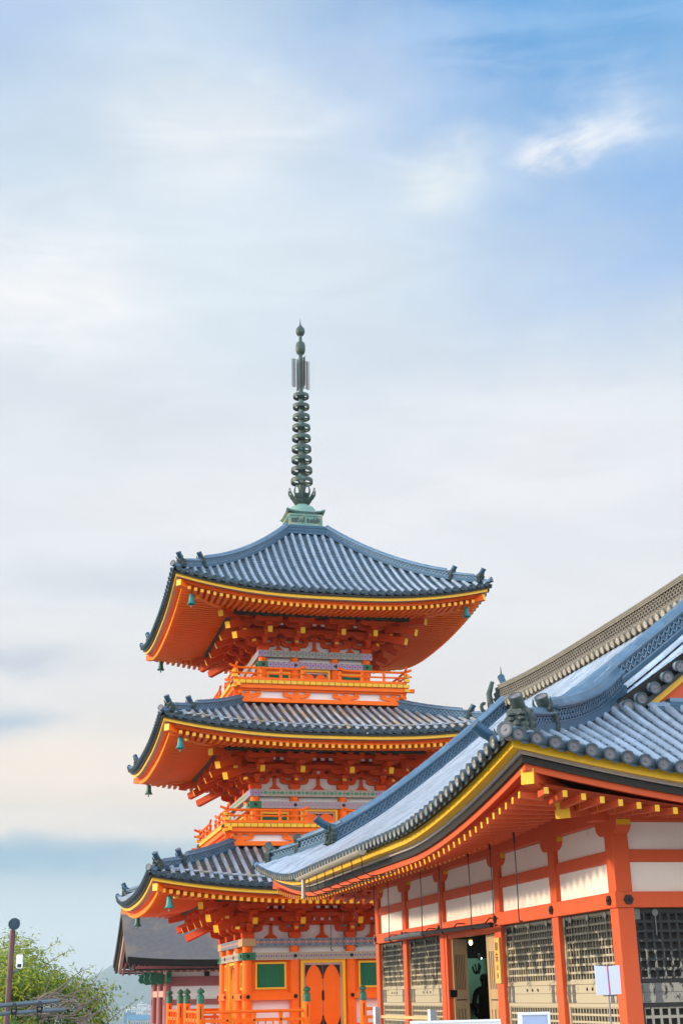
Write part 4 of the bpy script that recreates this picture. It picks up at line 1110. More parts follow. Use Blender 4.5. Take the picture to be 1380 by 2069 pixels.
def shutter(T, a0, a1, z0, z1, dx, dz, bw, bh, mat, frame, hooks, name):
    f = MB(); t = .05
    f.box(a0, a1, -.15, -.07, z1-t, z1, frame, T); f.box(a0, a1, -.15, -.07, z0, z0+t, frame, T)
    f.box(a0, a0+t, -.15, -.072, z0+t, z1-t, frame, T); f.box(a1-t, a1, -.15, -.072, z0+t, z1-t, frame, T)
    fo = f.build(name, hall, smooth=0)
    g = MB(); b0, b1, c0, c1 = a0+t, a1-t, z0+t, z1-t
    n = max(2, round((b1-b0)/dx)); m = max(2, round((c1-c0)/dz))
    for i in range(n+1):
        x = b0+(b1-b0)*i/n; g.box(x-bw/2, x+bw/2, -.105, -.093, c0, c1, mat, T)
    for j in range(m+1):
        z = c0+(c1-c0)*j/m; g.box(b0, b1, -.103, -.089, z-bh/2, z+bh/2, mat, T)
    g.build('lattice', fo, smooth=0)
    g = MB(); g.box(a0+.01, a1-.01, -.20, -.17, z0+.01, z1-.01, 'dark', T); g.build('backing_board', fo, smooth=0)  # board behind the lattice, coloured black for the dark room seen through holes
    if hooks:
        nd = Vector(T(0, 1, 0))-Vector(T(0, 0, 0)); nh = 3
        for i in range(nh):
            g = MB(); x = a0+(a1-a0)*(.17+.33*i); g.disc(T(x, -.07, z1-.055), nd, .045, .014, 12, 'fitting', rim=False); g.box(x-.008, x+.008, -.071, -.062, z1-.34, z1-.09, 'fitting', T); g.build('hook_fitting', fo, smooth=30)
        for x in (a0+.02, a1-.10): g = MB(); g.box(x, x+.08, -.071, -.064, z1-.14, z1-.002, 'fitting', T); g.build('corner_fitting', fo, smooth=0)
    return fo
def midrail(T, a0, a1, mat, nf):
    b = MB(); b.box(a0, a1, -.15, -.062, -.06, .05, mat, T); b.box(a0, a1, -.15, -.060, -.19, -.065, mat, T); o = b.build('lattice_rail', hall, smooth=0)
    L = a1-a0
    for x in [a0+.03, a0+.20, a1-.33, a1-.15]:
        g = MB()
        for z0, z1 in ((-.06, .05), (-.185, -.068)):
            w = .12; zc = (z0+z1)/2
            g.prism([(x, z0), (x+w, z0), (x+w*.82, zc), (x+w, z1), (x, z1), (x+w*.18, zc)], lambda p, q, t: T(p, t, q), -.061, -.052, 'fitting')
        g.build('strap_fitting', o, smooth=0)
    for x in (a0+L*.40, a0+L*.5, a0+L*.60): g = MB(); g.prism([(x-.03, -.02), (x, -.035), (x+.03, -.02), (x+.012, .012), (x-.012, .012)], lambda p, q, t: T(p, t, q), -.061, -.055, 'iron'); g.build('crest_fitting', o, smooth=0)
for k, (T, H) in enumerate(HS):
    if k in (1, 3): cs = [(HY-y if k == 3 else y-HY) for y in POSTS]; cs.sort()
    else: cs = [-hx+.12, -1.08, 1.08, hx-.12]
    posts = cs if k in (1, 3) else cs[1:-1]
    for a in posts: hpost(T, a)
    e = H if k in (1, 3) else H-.245
    # beams
    b = MB(); b.box(-H-.0-(.03 if k % 2 else -.0), H+(.03 if k % 2 else 0), -.20, .035, .985, 1.188, 'hverm', T); bo = b.build('tie_beam', hall, smooth=0, bevel=.012)
    nd = Vector(T(0, 1, 0))-Vector(T(0, 0, 0))
    for a in cs:
        g = MB(); a_ = max(-H+.15, min(H-.15, a)); g.disc(T(a_, .035, 1.085), nd, .068, .022, 6, 'iron', rim=False); g.blob(T(a_, .06, 1.085), .022, .022, .022, 'iron', 6, 4); g.build('nail_cover', bo, smooth=30)
    b = MB()
    for i in range(len(cs)-1): b.box(cs[i]+.121, cs[i+1]-.121, -.17, -.03, 1.575, 1.735, 'hverm', T)
    b.build('wall_rail', hall, smooth=0, bevel=.008)
    for i in range(len(cs)-1):
        for z0, z1 in ((1.19, 1.573), (1.737, 2.098)):
            b = MB(); b.box(cs[i]+.10, cs[i+1]-.10, -.16, -.075, z0, z1, 'hplaster', T); b.build('plaster_panel', hall, smooth=0)
    b = MB(); b.box(-H-.25, H+.25, -.22, .02 if k % 2 else .018, 2.102+.002*(k % 2), 2.36, 'hverm', T); b.build('wall_plate', hall, smooth=0, bevel=.01)
    # shutters
    for i in range(len(cs)-1):
        a0, a1 = cs[i]+.122, cs[i+1]-.122
        if k == 3 and i == 2: continue
        if k in (1, 3):
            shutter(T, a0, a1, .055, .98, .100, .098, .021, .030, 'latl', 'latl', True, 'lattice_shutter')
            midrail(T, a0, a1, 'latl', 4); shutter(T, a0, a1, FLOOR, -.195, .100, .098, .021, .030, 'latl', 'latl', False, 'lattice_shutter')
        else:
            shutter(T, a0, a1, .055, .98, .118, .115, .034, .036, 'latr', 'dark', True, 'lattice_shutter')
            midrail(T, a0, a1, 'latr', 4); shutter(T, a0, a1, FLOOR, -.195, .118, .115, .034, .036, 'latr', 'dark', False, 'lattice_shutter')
# platform and the dark room inside
mb = MB(); mb.box(HX-hx-.9, HX+hx+.9, HY-hy-.9, HY+hy+.9, GZ, FLOOR-.05, 'stone'); mb.build('platform', hall, smooth=0)
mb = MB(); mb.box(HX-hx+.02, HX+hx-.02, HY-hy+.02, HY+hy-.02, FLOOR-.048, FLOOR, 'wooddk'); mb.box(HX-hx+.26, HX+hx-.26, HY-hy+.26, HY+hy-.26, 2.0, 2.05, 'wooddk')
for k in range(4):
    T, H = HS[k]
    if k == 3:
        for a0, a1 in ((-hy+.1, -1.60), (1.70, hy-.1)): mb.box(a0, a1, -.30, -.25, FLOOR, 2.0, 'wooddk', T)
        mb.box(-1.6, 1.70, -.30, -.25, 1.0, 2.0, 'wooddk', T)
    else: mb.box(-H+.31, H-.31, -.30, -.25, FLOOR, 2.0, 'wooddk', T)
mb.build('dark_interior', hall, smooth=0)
# doorway in the middle bay of the sunny side
T, H = HS[3]
y2a = lambda y: HY-y
mb = MB(); mb.box(y2a(24.28), y2a(24.16), -.22, -.02, FLOOR, .985, 'hverm', T); mb.box(y2a(21.56), y2a(21.455), -.22, -.02, FLOOR, .985, 'hverm', T); mb.box(y2a(24.16), y2a(21.56), -.20, -.04, .90, .984, 'hverm', T)
for z in (-.1, -.75): mb.box(y2a(24.165), y2a(24.10), -.16, -.03, z, z+.12, 'iron', T)
fr = mb.build('door_frame', hall, smooth=0)
def door_leaf(F):
    """slatted door leaf: F(u across 0..1, d depth, z)"""
    b = MB(); bx = lambda u0, u1, z0, z1, d=.022, m='wood': b.hexa([F(u, dd, z) for z in (z0, z1) for u, dd in ((u0, -d), (u1, -d), (u1, d), (u0, d))], m)
    bx(0, .12, FLOOR+.02, .89); bx(.88, 1, FLOOR+.02, .89); bx(.12, .88, .62, .888, .02); bx(.12, .88, -.14, .02, .021); bx(.12, .88, -.30, -.16, .019)
    for i in range(7): u = .17+.66*i/6; bx(u-.03, u+.03, .02, .62, .012)
    for i in range(4): u = .20+.60*i/3; bx(u-.07, u+.07, FLOOR+.1, -.30, .012)
    bx(.12, .88, FLOOR+.1, .62, .004, 'wooddk')
    b.build('door_leaf', fr, smooth=0)
X0 = HX-hx
door_leaf(lambda u, d, z: (X0+.11+.27*u, 24.13-d-.02*u, z))
door_leaf(lambda u, d, z: (X0+.20+d, 21.60+.85*u, z))
# iron hanging rods for the raised shutters
for y in (28.23, 27.10, 26.10, 24.63, 23.64, 21.60, 20.58, 19.12, 18.15, 17.17):
    b = MB(); x = 6.5; b.tube([(x, y, 2.02), (x, y, 1.86)], .015, 8, 'iron'); b.tube([(x, y, 1.88), (x+.004, y, 1.45), (x, y, .86)], .0075, 6, 'iron'); b.tube([(x, y, .87), (x+.02, y+.01, .845), (x+.05, y+.015, .855)], .010, 6, 'iron')
    b.blob((x+.004, y, 1.45), .013, .013, .025, 'iron', 6, 4); b.build('hanging_rod', hall)
# rain gutter with its brackets
b = MB(); gx, gz = 5.29, 2.085; vs = []
ya, yb, n = 20.7, 25.6, 10
for i in range(2):
    y = (ya, yb)[i]
    for q in range(n+1): t = pi*q/n; vs.append((gx-.075*cos(t), y, gz-.075*sin(t)+(.0 if i else .03)))
for q in range(n): b.add([vs[q], vs[q+1], vs[n+2+q], vs[n+1+q]], [(0, 1, 2, 3)], 'copper')
for y in (ya, yb):
    for q in range(n): t0_, t1_ = pi*q/n, pi*(q+1)/n; zz = gz+(.03 if y == ya else 0); b.add([(gx, y, zz), (gx-.075*cos(t0_), y, zz-.075*sin(t0_)), (gx-.075*cos(t1_), y, zz-.075*sin(t1_))], [(0, 1, 2)], 'copper')
b.tube([(gx, 25.2, gz-.06), (gx, 25.2, gz-.40)], .038, 10, 'copper')
b.build('rain_gutter', hall)
for i in range(8):
    y = 20.75+i*.66; b = MB(); b.tube([(gx, y, gz-.05), (gx+.02, y, gz-.30), (gx+.14, y, gz-.36), (gx+.44, y, gz-.33)], .008, 6, 'iron'); b.build('gutter_bracket', hall)
b = MB(); b.tube([(5.62, 20.0+.30*i, 1.735-.018*(i % 2)) for i in range(17)], .009, 6, 'iron'); b.build('eave_cable', hall)

# ---- things at the hall
mb = MB(); mb.tube([(7.44, 20.9, .985), (7.44, 24.7, 1.02)], .040, 10, 'iron'); mb.tube([(7.44, 24.7, 1.02), (7.44, 25.4, 1.03), (7.44, 27.35, 1.015)], [.046, .052, .042], 10, 'galv')
for y in (21.2, 22.9, 24.6, 26.2, 27.2): mb.tube([(7.44, y, 1.02), (7.52, y, 1.10), (7.665, y, 1.10)], .010, 6, 'iron')
tag(mb.build('rolled_blind', None), 'long thin rolled blind, half black and half grey, over the hall doorway', 'blind')
pl = MB(); pt = lambda a, o, z: (7.70-o, 21.34-a, z)
pl.box(-.115, .115, .005, .04, .10, .80, 'sign', pt); plo = pl.build('name_plaque', None, smooth=0, bevel=.006)
tag(plo, 'tall yellow wooden plaque with brush writing on the post beside the hall doorway', 'plaque')
def text_mesh(s, size, mat, M4, parent, name='lettering'):
    cu = bpy.data.curves.new('txt', 'FONT'); cu.body = s; cu.size = size; cu.extrude = .002; cu.align_x = 'CENTER'; cu.align_y = 'CENTER'
    to = bpy.data.objects.new('txt', cu); COL.objects.link(to); bpy.context.view_layer.update()
    me = bpy.data.meshes.new_from_object(to.evaluated_get(bpy.context.evaluated_depsgraph_get())); bpy.data.objects.remove(to); bpy.data.curves.remove(cu)
    me.materials.clear(); me.materials.append(M[mat]); o = bpy.data.objects.new(name, me); COL.objects.link(o)
    me.transform(M4); me.transform(Matrix.Translation(-world_loc(parent))); o.parent = parent; return o
for ch, z, sz, mt in (('御', .655, .15, 'inkbrown'), ('朱', .485, .17, 'ink'), ('印', .335, .10, 'inkbrown'), ('所', .215, .09, 'inkbrown')):
    text_mesh(ch, sz, mt, Matrix(((0, 0, -1, 7.70-.0415), (-1, 0, 0, 21.34), (0, 1, 0, z), (0, 0, 0, 1))), plo)
# bulb in the doorway
def emit(name, col, s):
    m = bpy.data.materials.new(name); m.use_nodes = True; b = m.node_tree.nodes['Principled BSDF']; b.inputs['Emission Color'].default_value = col; b.inputs['Emission Strength'].default_value = s; b.inputs['Base Color'].default_value = (.8, .7, .5, 1); return m
M['bulb'] = emit('warm_bulb_glass', (1, .72, .36, 1), 9); M['led'] = emit('cool_spot_glass', (.75, 1, .95, 1), 5)
lt = thing('hanging_bulb', (8.55, 25.25, .98), 'lit warm bare bulb hanging just inside the hall doorway', 'lamp')
b = MB(); b.tube([(8.55, 25.25, 2.0), (8.55, 25.25, .93)], .008, 6, 'iron'); b.build('cord', lt)
b = MB(); b.lathe([(.012, .95), (.045, .93), (.03, .90)], (8.55, 25.25, 0), 12, 'hyel'); b.build('socket', lt)
b = MB(); b.blob((8.55, 25.25, .865), .036, .036, .045, 'bulb', 12, 8); b.build('bulb', lt, smooth=80)
pl_ = bpy.data.lights.new('bulb_light', 'POINT'); pl_.energy = 7; pl_.color = (1, .74, .42); pl_.shadow_soft_size = .04; po = bpy.data.objects.new('bulb_light', pl_); COL.objects.link(po); po.location = (8.55, 25.25, .78)
lt = thing('spot_lamp', (9.5, 27.55, .62), 'small cool white spot lamp in the dark above the green posters', 'lamp')
b = MB(); b.tube([(9.5, 27.55, 2.0), (9.5, 27.55, .73)], .01, 6, 'iron'); b.build('stem', lt)
b = MB(); b.tube([(9.47, 27.50, .70), (9.53, 27.60, .63)], [.03, .045], 10, 'white'); b.blob((9.535, 27.58, .635), .035, .035, .03, 'led', 8, 6); b.build('lamp_head', lt)
sp_ = bpy.data.lights.new('spot_light', 'POINT'); sp_.energy = 6; sp_.color = (.75, 1, .9); sp_.shadow_soft_size = .03; po = bpy.data.objects.new('spot_light', sp_); COL.objects.link(po); po.location = (9.62, 27.9, .62)
# posters on the end wall of the room
YW = HY+hy-.31
for x0, x1, pic, lb in ((9.62, 10.03, 'ink', 'pale green poster with a dark brush drawing inside the hall'), (10.04, 10.44, 'postergreen', 'pale green poster with a brown and green picture inside the hall')):
    t = thing('poster', ((x0+x1)/2, YW-.02, -.25), lb, 'poster', 'posters inside the hall')
    b = MB(); b.box(x0, x1, YW-.03, YW-.01, -.25, .66, 'poster'); b.build('sheet', t, smooth=0)
    b = MB()
    if pic == 'ink':
        for pth, r in (([(.14, .50), (.17, .38), (.22, .34), (.27, .42), (.29, .56)], .022), ([(.20, .55), (.22, .44), (.20, .34)], .016), ([(.27, .34), (.31, .44), (.32, .52)], .02)):
            b.tube([(x0+p, YW-.033, z) for p, z in pth], r, 6, 'ink')
    else: b.box(x0+.02, x1-.01, YW-.035, YW-.031, .24, .65, 'postergreen')
    b.build('picture', t, smooth=0)
mb = MB(); mb.box(9.3, 11.4, YW-.5, YW-.02, -1.34, -.36, 'poster'); mb.box(9.28, 11.42, YW-.55, YW-.02, -.358, -.29, 'wooddk')
mb.box(9.7, 10.6, YW-.515, YW-.502, -.75, -.45, 'sign'); tag(mb.build('counter', None, smooth=0), 'low green fronted counter under the posters inside the hall', 'counter')

# ---- person inside
def person(name, px, py, zf, hgt, face, label):
    t = thing(name, (px, py, zf), label, 'person'); me = bpy.data.meshes.new('body')
    h = hgt/1.7; J = [((0, 0, .92), .15), ((0, 0, 1.12), .14), ((0, 0, 1.30), .165), ((0, .01, 1.42), .11), ((0, .015, 1.49), .055), ((0, .0, 1.56), .075), ((0, -.01, 1.64), .092), ((0, .0, 1.70), .06)]
    E_ = [(i, i+1) for i in range(7)]
    for sx in (-1, 1):
        o = len(J); J += [((.10*sx, 0, .86), .105), ((.105*sx, -.01, .48), .068), ((.11*sx, .02, .09), .042), ((.115*sx, -.13, .04), .035)]; E_ += [(0, o), (o, o+1), (o+1, o+2), (o+2, o+3)]
        o = len(J); J += [((.19*sx, .01, 1.38), .065), ((.25*sx, .02, 1.10), .048), ((.20*sx, -.16, .93), .036), ((.17*sx, -.23, .92), .032)]; E_ += [(3, o), (o, o+1), (o+1, o+2), (o+2, o+3)]
        hb_ = o+3
        for q, (fx, ln) in enumerate(((-.028, .075), (-.010, .085), (.008, .08), (.026, .065))):
            o2 = len(J); J += [((.17*sx+fx, -.27, .915), .010), ((.17*sx+fx, -.27-ln*.6, .90), .009), ((.17*sx+fx, -.27-ln*.8, .88), .008)]; E_ += [(hb_, o2), (o2, o2+1), (o2+1, o2+2)]
        o2 = len(J); J += [((.17*sx-.045*sx, -.24, .925), .011), ((.17*sx-.06*sx, -.28, .92), .009)]; E_ += [(hb_, o2), (o2, o2+1)]
    me.from_pydata([tuple(c*h for c in p) for p, r in J], E_, []); o = bpy.data.objects.new('body', me); COL.objects.link(o); o.parent = t
    sk = o.modifiers.new('skin', 'SKIN'); me.skin_vertices if me.skin_vertices else None
    if not me.skin_vertices: me.attributes  # layer is made with the modifier
    for v, (p, r) in zip(me.skin_vertices[0].data, J): v.radius = (r*h, r*h)
    me.skin_vertices[0].data[0].use_root = True
    ss = o.modifiers.new('sub', 'SUBSURF'); ss.levels = ss.render_levels = 2; me.materials.append(M['coat']); o.rotation_euler = (0, 0, face)
    def at(x, y, z): return (px+(x*cos(face)-y*sin(face))*h, py+(x*sin(face)+y*cos(face))*h, zf+z*h)
    b = MB(); b.blob(at(0, .0, 1.60), .082*h, .09*h, .115*h, 'skin', 14, 10); b.blob(at(0, -.092, 1.585), .014*h, .02*h, .022*h, 'skin', 8, 6)
    for sx in (-1, 1): b.blob(at(.03*sx, -.083, 1.61), .011*h, .008*h, .007*h, 'hair', 8, 6); b.blob(at(.083*sx, .0, 1.595), .012*h, .02*h, .028*h, 'skin', 8, 6)
    b.blob(at(0, -.084, 1.545), .02*h, .006*h, .006*h, 'redspine', 8, 6); b.build('head', t, smooth=80)
    b = MB(); b.blob(at(0, .018, 1.635), .094*h, .098*h, .105*h, 'hair', 14, 10); b.blob(at(0, .07, 1.52), .08*h, .045*h, .14*h, 'hair', 12, 8); b.build('hair', t, smooth=80)
    return t
person('person', 9.36, 26.9, FLOOR, 1.64, radians(165), 'person in dark clothes with black hair standing inside the hall doorway, seen from behind')

# ---- notices and boards in front of the hall
def stand_notice():
    x, y = 5.60, 12.5; t = thing('notice_stand', (x-.02, y, GZ), 'white sheets with a red spine on a thin stand by the hall corner post', 'notice stand')
    w = .135
    for s_, lb in ((-1, 0), (1, 0)):
        b = MB(); F = lambda p, q, tt: (x+s_*p, y-tt-abs(p)*.10*(1), q)
        b.prism([(.003, -.062), (w*(1.02 if s_ < 0 else .86), -.058+.002*s_), (w*(1.04 if s_ < 0 else .88), .205), (.003, .197)], F, 0, .006, 'paper'); b.build('sheet', t, smooth=0)
    b = MB(); b.tube([(x, y-.006, .198), (x+.004, y-.006, -.062)], .007, 6, 'redspine'); b.build('spine', t)
    b = MB(); b.tube([(x+.0, y+.02, .05), (x+.0, y+.02, GZ+.02)], .010, 8, 'greypost'); b.lathe([(.16, 0), (.16, .02), (.02, .03)], (x, y+.02, GZ), 16, 'greypost')
    b.tube([(x-.06, y+.01, -.07), (x+.08, y+.01, -.068)], .006, 6, 'greypost'); b.build('stand', t)
stand_notice()
def board(name, x0, x1, y, z1, h, dep, mats, label, cat, feet=True):
    t = thing(name, ((x0+x1)/2, y, GZ), label, cat); f = .022
    b = MB()
    b.box(x0, x1, y, y+dep, z1-f, z1, mats[0]); b.box(x0, x1, y, y+dep, z1-h, z1-h+f, mats[0]); b.box(x0, x0+f, y+.001, y+dep, z1-h+f, z1-f, mats[0]); b.box(x1-f, x1, y+.001, y+dep, z1-h+f, z1-f, mats[0]); b.build('frame', t, smooth=0, bevel=.004)
    b = MB(); b.box(x0+f, x1-f, y+.012, y+dep-.005, z1-h+f, z1-f, mats[1]); b.build('panel', t, smooth=0)
    b = MB()
    for x in (x0+.05, x1-.05): b.box(x-.02, x+.02, y+dep*.4, y+dep*.4+.03, GZ+.03, z1-h, 'greypost'); b.box(x-.03, x+.03, y-.22, y+.30, GZ, GZ+.03, 'greypost')
    b.build('legs', t, smooth=0)
    return t
board('notice_board', 3.93, 4.185, 10.5, -.168, .62, .05, ('white', 'bluepanel'), 'white framed pale blue board standing before the hall lattice', 'notice board')
board('long_sign', 3.475, 4.31, 12.0, -.243, .50, .04, ('white', 'white'), 'long low white sign whose top edge crosses in front of the hall doorway', 'sign')
for x, y, z, w, mt, lb in ((4.29, 14.0, -.175, .033, 'greypost', 'short dark grey post with a white edge in front of the second lattice bay'), (4.225, 16.0, -.158, .028, 'greypost', 'short grey post with a pale side at the hall corner beside the pagoda railing')):
    t = thing('barrier_post', (x, y, GZ), lb, 'post'); b = MB(); b.box(x-w, x+w, y-.03, y+.03, GZ+.02, z, mt); b.build('post', t, smooth=0, bevel=.004)
    b = MB(); b.box(x-w-.012, x-w-.001, y-.031, y+.031, GZ+.02, z+.003, 'white'); b.build('edge_strip', t, smooth=0); b = MB(); b.lathe([(.14, 0), (.14, .018), (.03, .03)], (x, y, GZ), 16, 'greypost'); b.build('foot', t)
mb = MB(); mb.beam((4.26, 15.9, -.262), (4.36, 14.05, -.262), .03, .03, 'rafterend'); tag(mb.build('barrier_bar', None, smooth=0), 'pale wooden bar running low between the two grey posts before the hall', 'bar')

# ================================================================== WEST GATE (thatched) behind the pagoda
gx0, gx1 = 4.66, 16.4
gate = thing('gate_building', ((gx0+gx1)/2, 61, GZ), 'old red gate building with a thick brown thatched roof, behind the pagoda', 'gate')
def gprof(f): return 1.42+2.25*(f**1.22)
secs = []
xs = [gx0+(gx1-gx0)*i/24 for i in range(25)]
for sgn, nm in ((-1, 'front'), (1, 'rear')):
    b = MB(); vs = []; nf = 14; idx = {}
    for i, x in enumerate(xs):
        li = .16*max(0, abs((x-(gx0+gx1)/2)/((gx1-gx0)/2)))**4
        for j in range(nf+1):
            f = j/nf; y = 61+sgn*4*(1-f); z = gprof(f)+li
            th = .27+.10*f
            idx[i, j, 0] = len(vs); vs.append((x, y, z)); idx[i, j, 1] = len(vs); vs.append((x, y+sgn*(-.10)*(1-f), z-th))
    fs = []; ms = []
    for i in range(24):
        for j in range(nf):
            fs.append((idx[i, j, 0], idx[i+1, j, 0], idx[i+1, j+1, 0], idx[i, j+1, 0])); ms.append('thatch')
            fs.append((idx[i, j, 1], idx[i+1, j, 1], idx[i+1, j+1, 1], idx[i, j+1, 1])); ms.append('thatchedge')
        fs.append((idx[i, 0, 0], idx[i+1, 0, 0], idx[i+1, 0, 1], idx[i, 0, 1])); ms.append('thatchedge')
    for i in (0, 24):
        for j in range(nf): fs.append((idx[i, j, 0], idx[i, j+1, 0], idx[i, j+1, 1], idx[i, j, 1])); ms.append('thatchrim')
    b.add(vs, fs, ms); b.build('roof', gate, smooth=30)
    b = MB()
    for q, (off, z0, z1, mt) in enumerate(((.10, -.40, -.27, 'thatchedge'), (.16, -.52, -.405, 'thatchrim'), (.26, -.86, -.525, 'oldpink'))):
        pth = [(gx0+off, 61+sgn*4*(1-f), gprof(f)+.16*(1-f*.3)) for f in [(.22 if q == 2 else 0)+(1-(.22 if q == 2 else 0))*i/12 for i in range(13)]]
        sweep_rect(b, pth, .10+.02*q, z0, z1, mt)
    b.build('verge', gate, smooth=40)
    b = MB()
    b.beam((gx0+.35, 61+sgn*3.72, 1.16), (gx1-.35, 61+sgn*3.72, 1.16), .12, .10, 'oldred'); b.beam((gx0+.30, 61+sgn*3.80, 1.06), (gx1-.3, 61+sgn*3.80, 1.06), .05, .07, 'thatchedge')
    n = 38
    for i in range(n):
        x = gx0+.45+(gx1-gx0-.9)*i/(n-1); b.beam((x, 61+sgn*2.3, 1.42), (x, 61+sgn*3.72, 1.02), .09, .11, 'oldred', 'rafterend')
    b.build('rafter_row', gate, smooth=0)
b = MB(); b.box(gx0+.1, gx1-.1, 60.75, 61.25, 3.6, 4.0, 'thatchedge'); b.build('roof_ridge', gate, smooth=0)
for x in (6.46, 9.2, 12.0, 14.6):
    for y in (58.5, 61.0, 63.5):
        b = MB(); b.lathe([(.165, GZ-.2), (.165, 1.0)], (x, y, 0), 18, 'oldred'); b.build('column', gate)
for x, y in ((6.46, 58.5), (6.46, 61), (6.46, 63.5)):
    b = MB()
    for sgn in (-1,):
        pts = [(0, .55), (-.25, .52), (-.38, .60), (-.50, .58), (-.62, .72), (-.56, .88), (-.66, .98), (-.40, .98), (0, .90)]
        b.prism([(px_*1.0, z) for px_, z in pts], lambda p, q, t: (x+p-.14, y+t, q), -.10, .10, 'patina'); b.prism([(px_*.8, z+.02) for px_, z in pts], lambda p, q, t: (x+t, y+p-.14, q), -.10, .10, 'patina')
    b.build('bracket_arm', gate, smooth=0)
b = MB()
for y in (58.5, 63.5):
    for z0, z1 in ((.42, .80), (-.32, -.10), (-1.3, -1.1)): b.box(6.3, 14.8, y-.10, y+.10, z0, z1, 'oldred')
    b.box(6.3, 14.8, y-.12, y+.12, .98, 1.22, 'oldred')
for z0, z1 in ((.0, .25), (-1.3, -1.1)): b.box(6.36, 6.56, 58.6, 63.4, z0, z1, 'oldpink')
b.build('tie_beam', gate, smooth=0)
for x0, x1 in ((6.62, 9.04), (9.36, 11.84), (12.16, 14.44)):
    for z0, z1 in ((.80, .98), (-.10, .42), (-1.1, -.32)):
        b = MB(); b.box(x0, x1, 58.46, 58.56, z0, z1, 'plaster'); b.build('wall_panel', gate, smooth=0)
b = MB(); b.box(8.0, 8.2, 58.36, 58.45, .80, .98, 'iron'); b.build('bracket_block', gate, smooth=0)

# ================================================================== LEFT EDGE: tree, pole, camera, pipes
def tree():
    rnd = random.Random(11); tx, ty = -.25, 26.0
    t = thing('bushy_tree', (tx, ty, GZ), 'bushy yellow-green tree with bare grey twigs showing, behind the maroon pole', 'tree')
    b = MB(); ends = []
    def limb(p, d, L, r, dep):
        pts = [p]; q = p; dd = d.copy()
        for i in range(5):
            dd = (dd+Vector((rnd.uniform(-.25, .25), rnd.uniform(-.25, .25), rnd.uniform(-.10, .16)))).normalized(); q = q+dd*(L/5); pts.append(q)
        b.tube(pts, [r*(1-.5*i/5) for i in range(6)], 7 if dep < 2 else 5, 'bark' if dep < 2 else 'twig')
        ends.append((q, dd))
        if dep < 3:
            for c in range(4 if dep < 2 else 3):
                k = rnd.randint(2, 5); nd = (dd+Vector((rnd.uniform(-1, 1), rnd.uniform(-1, 1), rnd.uniform(-.3, .7)))).normalized(); limb(pts[k], nd, L*rnd.uniform(.55, .75), r*.52, dep+1)
    limb(Vector((tx, ty, GZ)), Vector((.1, 0, 1)), 1.1, .13, 0); b.build('trunk', t)
    C = Vector((tx, ty, -.62)); R3 = Vector((1.95, 1.8, 1.46))
    b = MB(); b2 = MB(); n = 0
    def leaf(bb, p, nrm, L, mat):
        n_ = nrm.normalized(); a = n_.cross(Vector((rnd.uniform(-1, 1), rnd.uniform(-1, 1), rnd.uniform(-1, 1)))); a.normalize(); c = n_.cross(a); w = L*.36
        bb.add([tuple(p-a*L/2), tuple(p+c*w/2+n_*L*.06), tuple(p+a*L/2), tuple(p-c*w/2+n_*L*.06)], [(0, 1, 2, 3)], mat)
    clumps = []
    for i in range(1750):
        u = Vector((rnd.gauss(0, 1), rnd.gauss(0, 1), rnd.gauss(0, 1))).normalized(); rr = rnd.uniform(.35, 1.0)**.5
        bump = 1+.10*sin(u.x*7+1)+.09*sin(u.y*6)+.09*sin(u.z*8+u.x*5)
        clumps.append((C+Vector((u.x*R3.x, u.y*R3.y, u.z*R3.z))*rr*bump, rr, u))
    for c, rr, u in clumps:
        if u.y < .1 and abs(c.x-.75) < .62 and abs(c.z+.2) < .28 and rnd.random() < .80: continue      # the bare patch of twigs
        low = c.z < C.z+.25  # lower clumps get more dark leaves, painting in shade below the lit top
        for q in range(42):
            p = c+Vector((rnd.gauss(0, .11), rnd.gauss(0, .11), rnd.gauss(0, .09)))
            leaf(b, p, u+Vector((rnd.uniform(-.8, .8), rnd.uniform(-.8, .8), rnd.uniform(-.3, 1.0))), rnd.uniform(.06, .12), 'leafd' if (rnd.random() < (.74 if low else .40)) else 'leafy')
    # loose sprays against the sky
    for sx_, sz, n_ in ((.15, 1.12, 14), (.55, 1.10, 22), (.75, 1.0, 16), (1.2, .78, 10), (1.75, .35, 12), (1.95, .05, 14), (1.9, -.35, 14), (-.6, 1.15, 20)):
        base = Vector((sx_-.25, ty-.4, sz-.52)); tip = Vector((sx_+rnd.uniform(.15, .4), ty-.5, sz-.22+rnd.uniform(.0, .16)))
        b2.tube([base, (base+tip)/2+Vector((0, 0, .04)), tip], [.010, .006, .003], 4, 'twig')
        for q in range(n_*2):
            f = rnd.uniform(.3, 1.05); p = base.lerp(tip, f)+Vector((rnd.gauss(0, .05), rnd.gauss(0, .05), rnd.gauss(0, .05))); leaf(b, p, Vector((rnd.uniform(-1, 1), rnd.uniform(-1, 0), rnd.uniform(0, 1))), rnd.uniform(.05, .09), 'leafd' if rnd.random() < .5 else 'leafy')
    b.build('crown', t, smooth=0)
    for i in range(70):
        p = Vector((rnd.uniform(.1, 1.2), ty-rnd.uniform(1.2, 1.75), rnd.uniform(-.60, .05))); a = rnd.uniform(-.5, 1.1); L = rnd.uniform(.35, .9)
        d = Vector((cos(a), rnd.uniform(-.3, .3), sin(a)*.7)); pts = [p]
        for q in range(4): d = (d+Vector((rnd.uniform(-.3, .3), rnd.uniform(-.2, .2), rnd.uniform(-.3, .3)))).normalized(); pts.append(pts[-1]+d*L/4)
        b2.tube(pts, [.013, .011, .009, .006, .003], 4, 'twig')
    b2.build('bare_twigs', t)['kind'] = 'stuff'
tree()
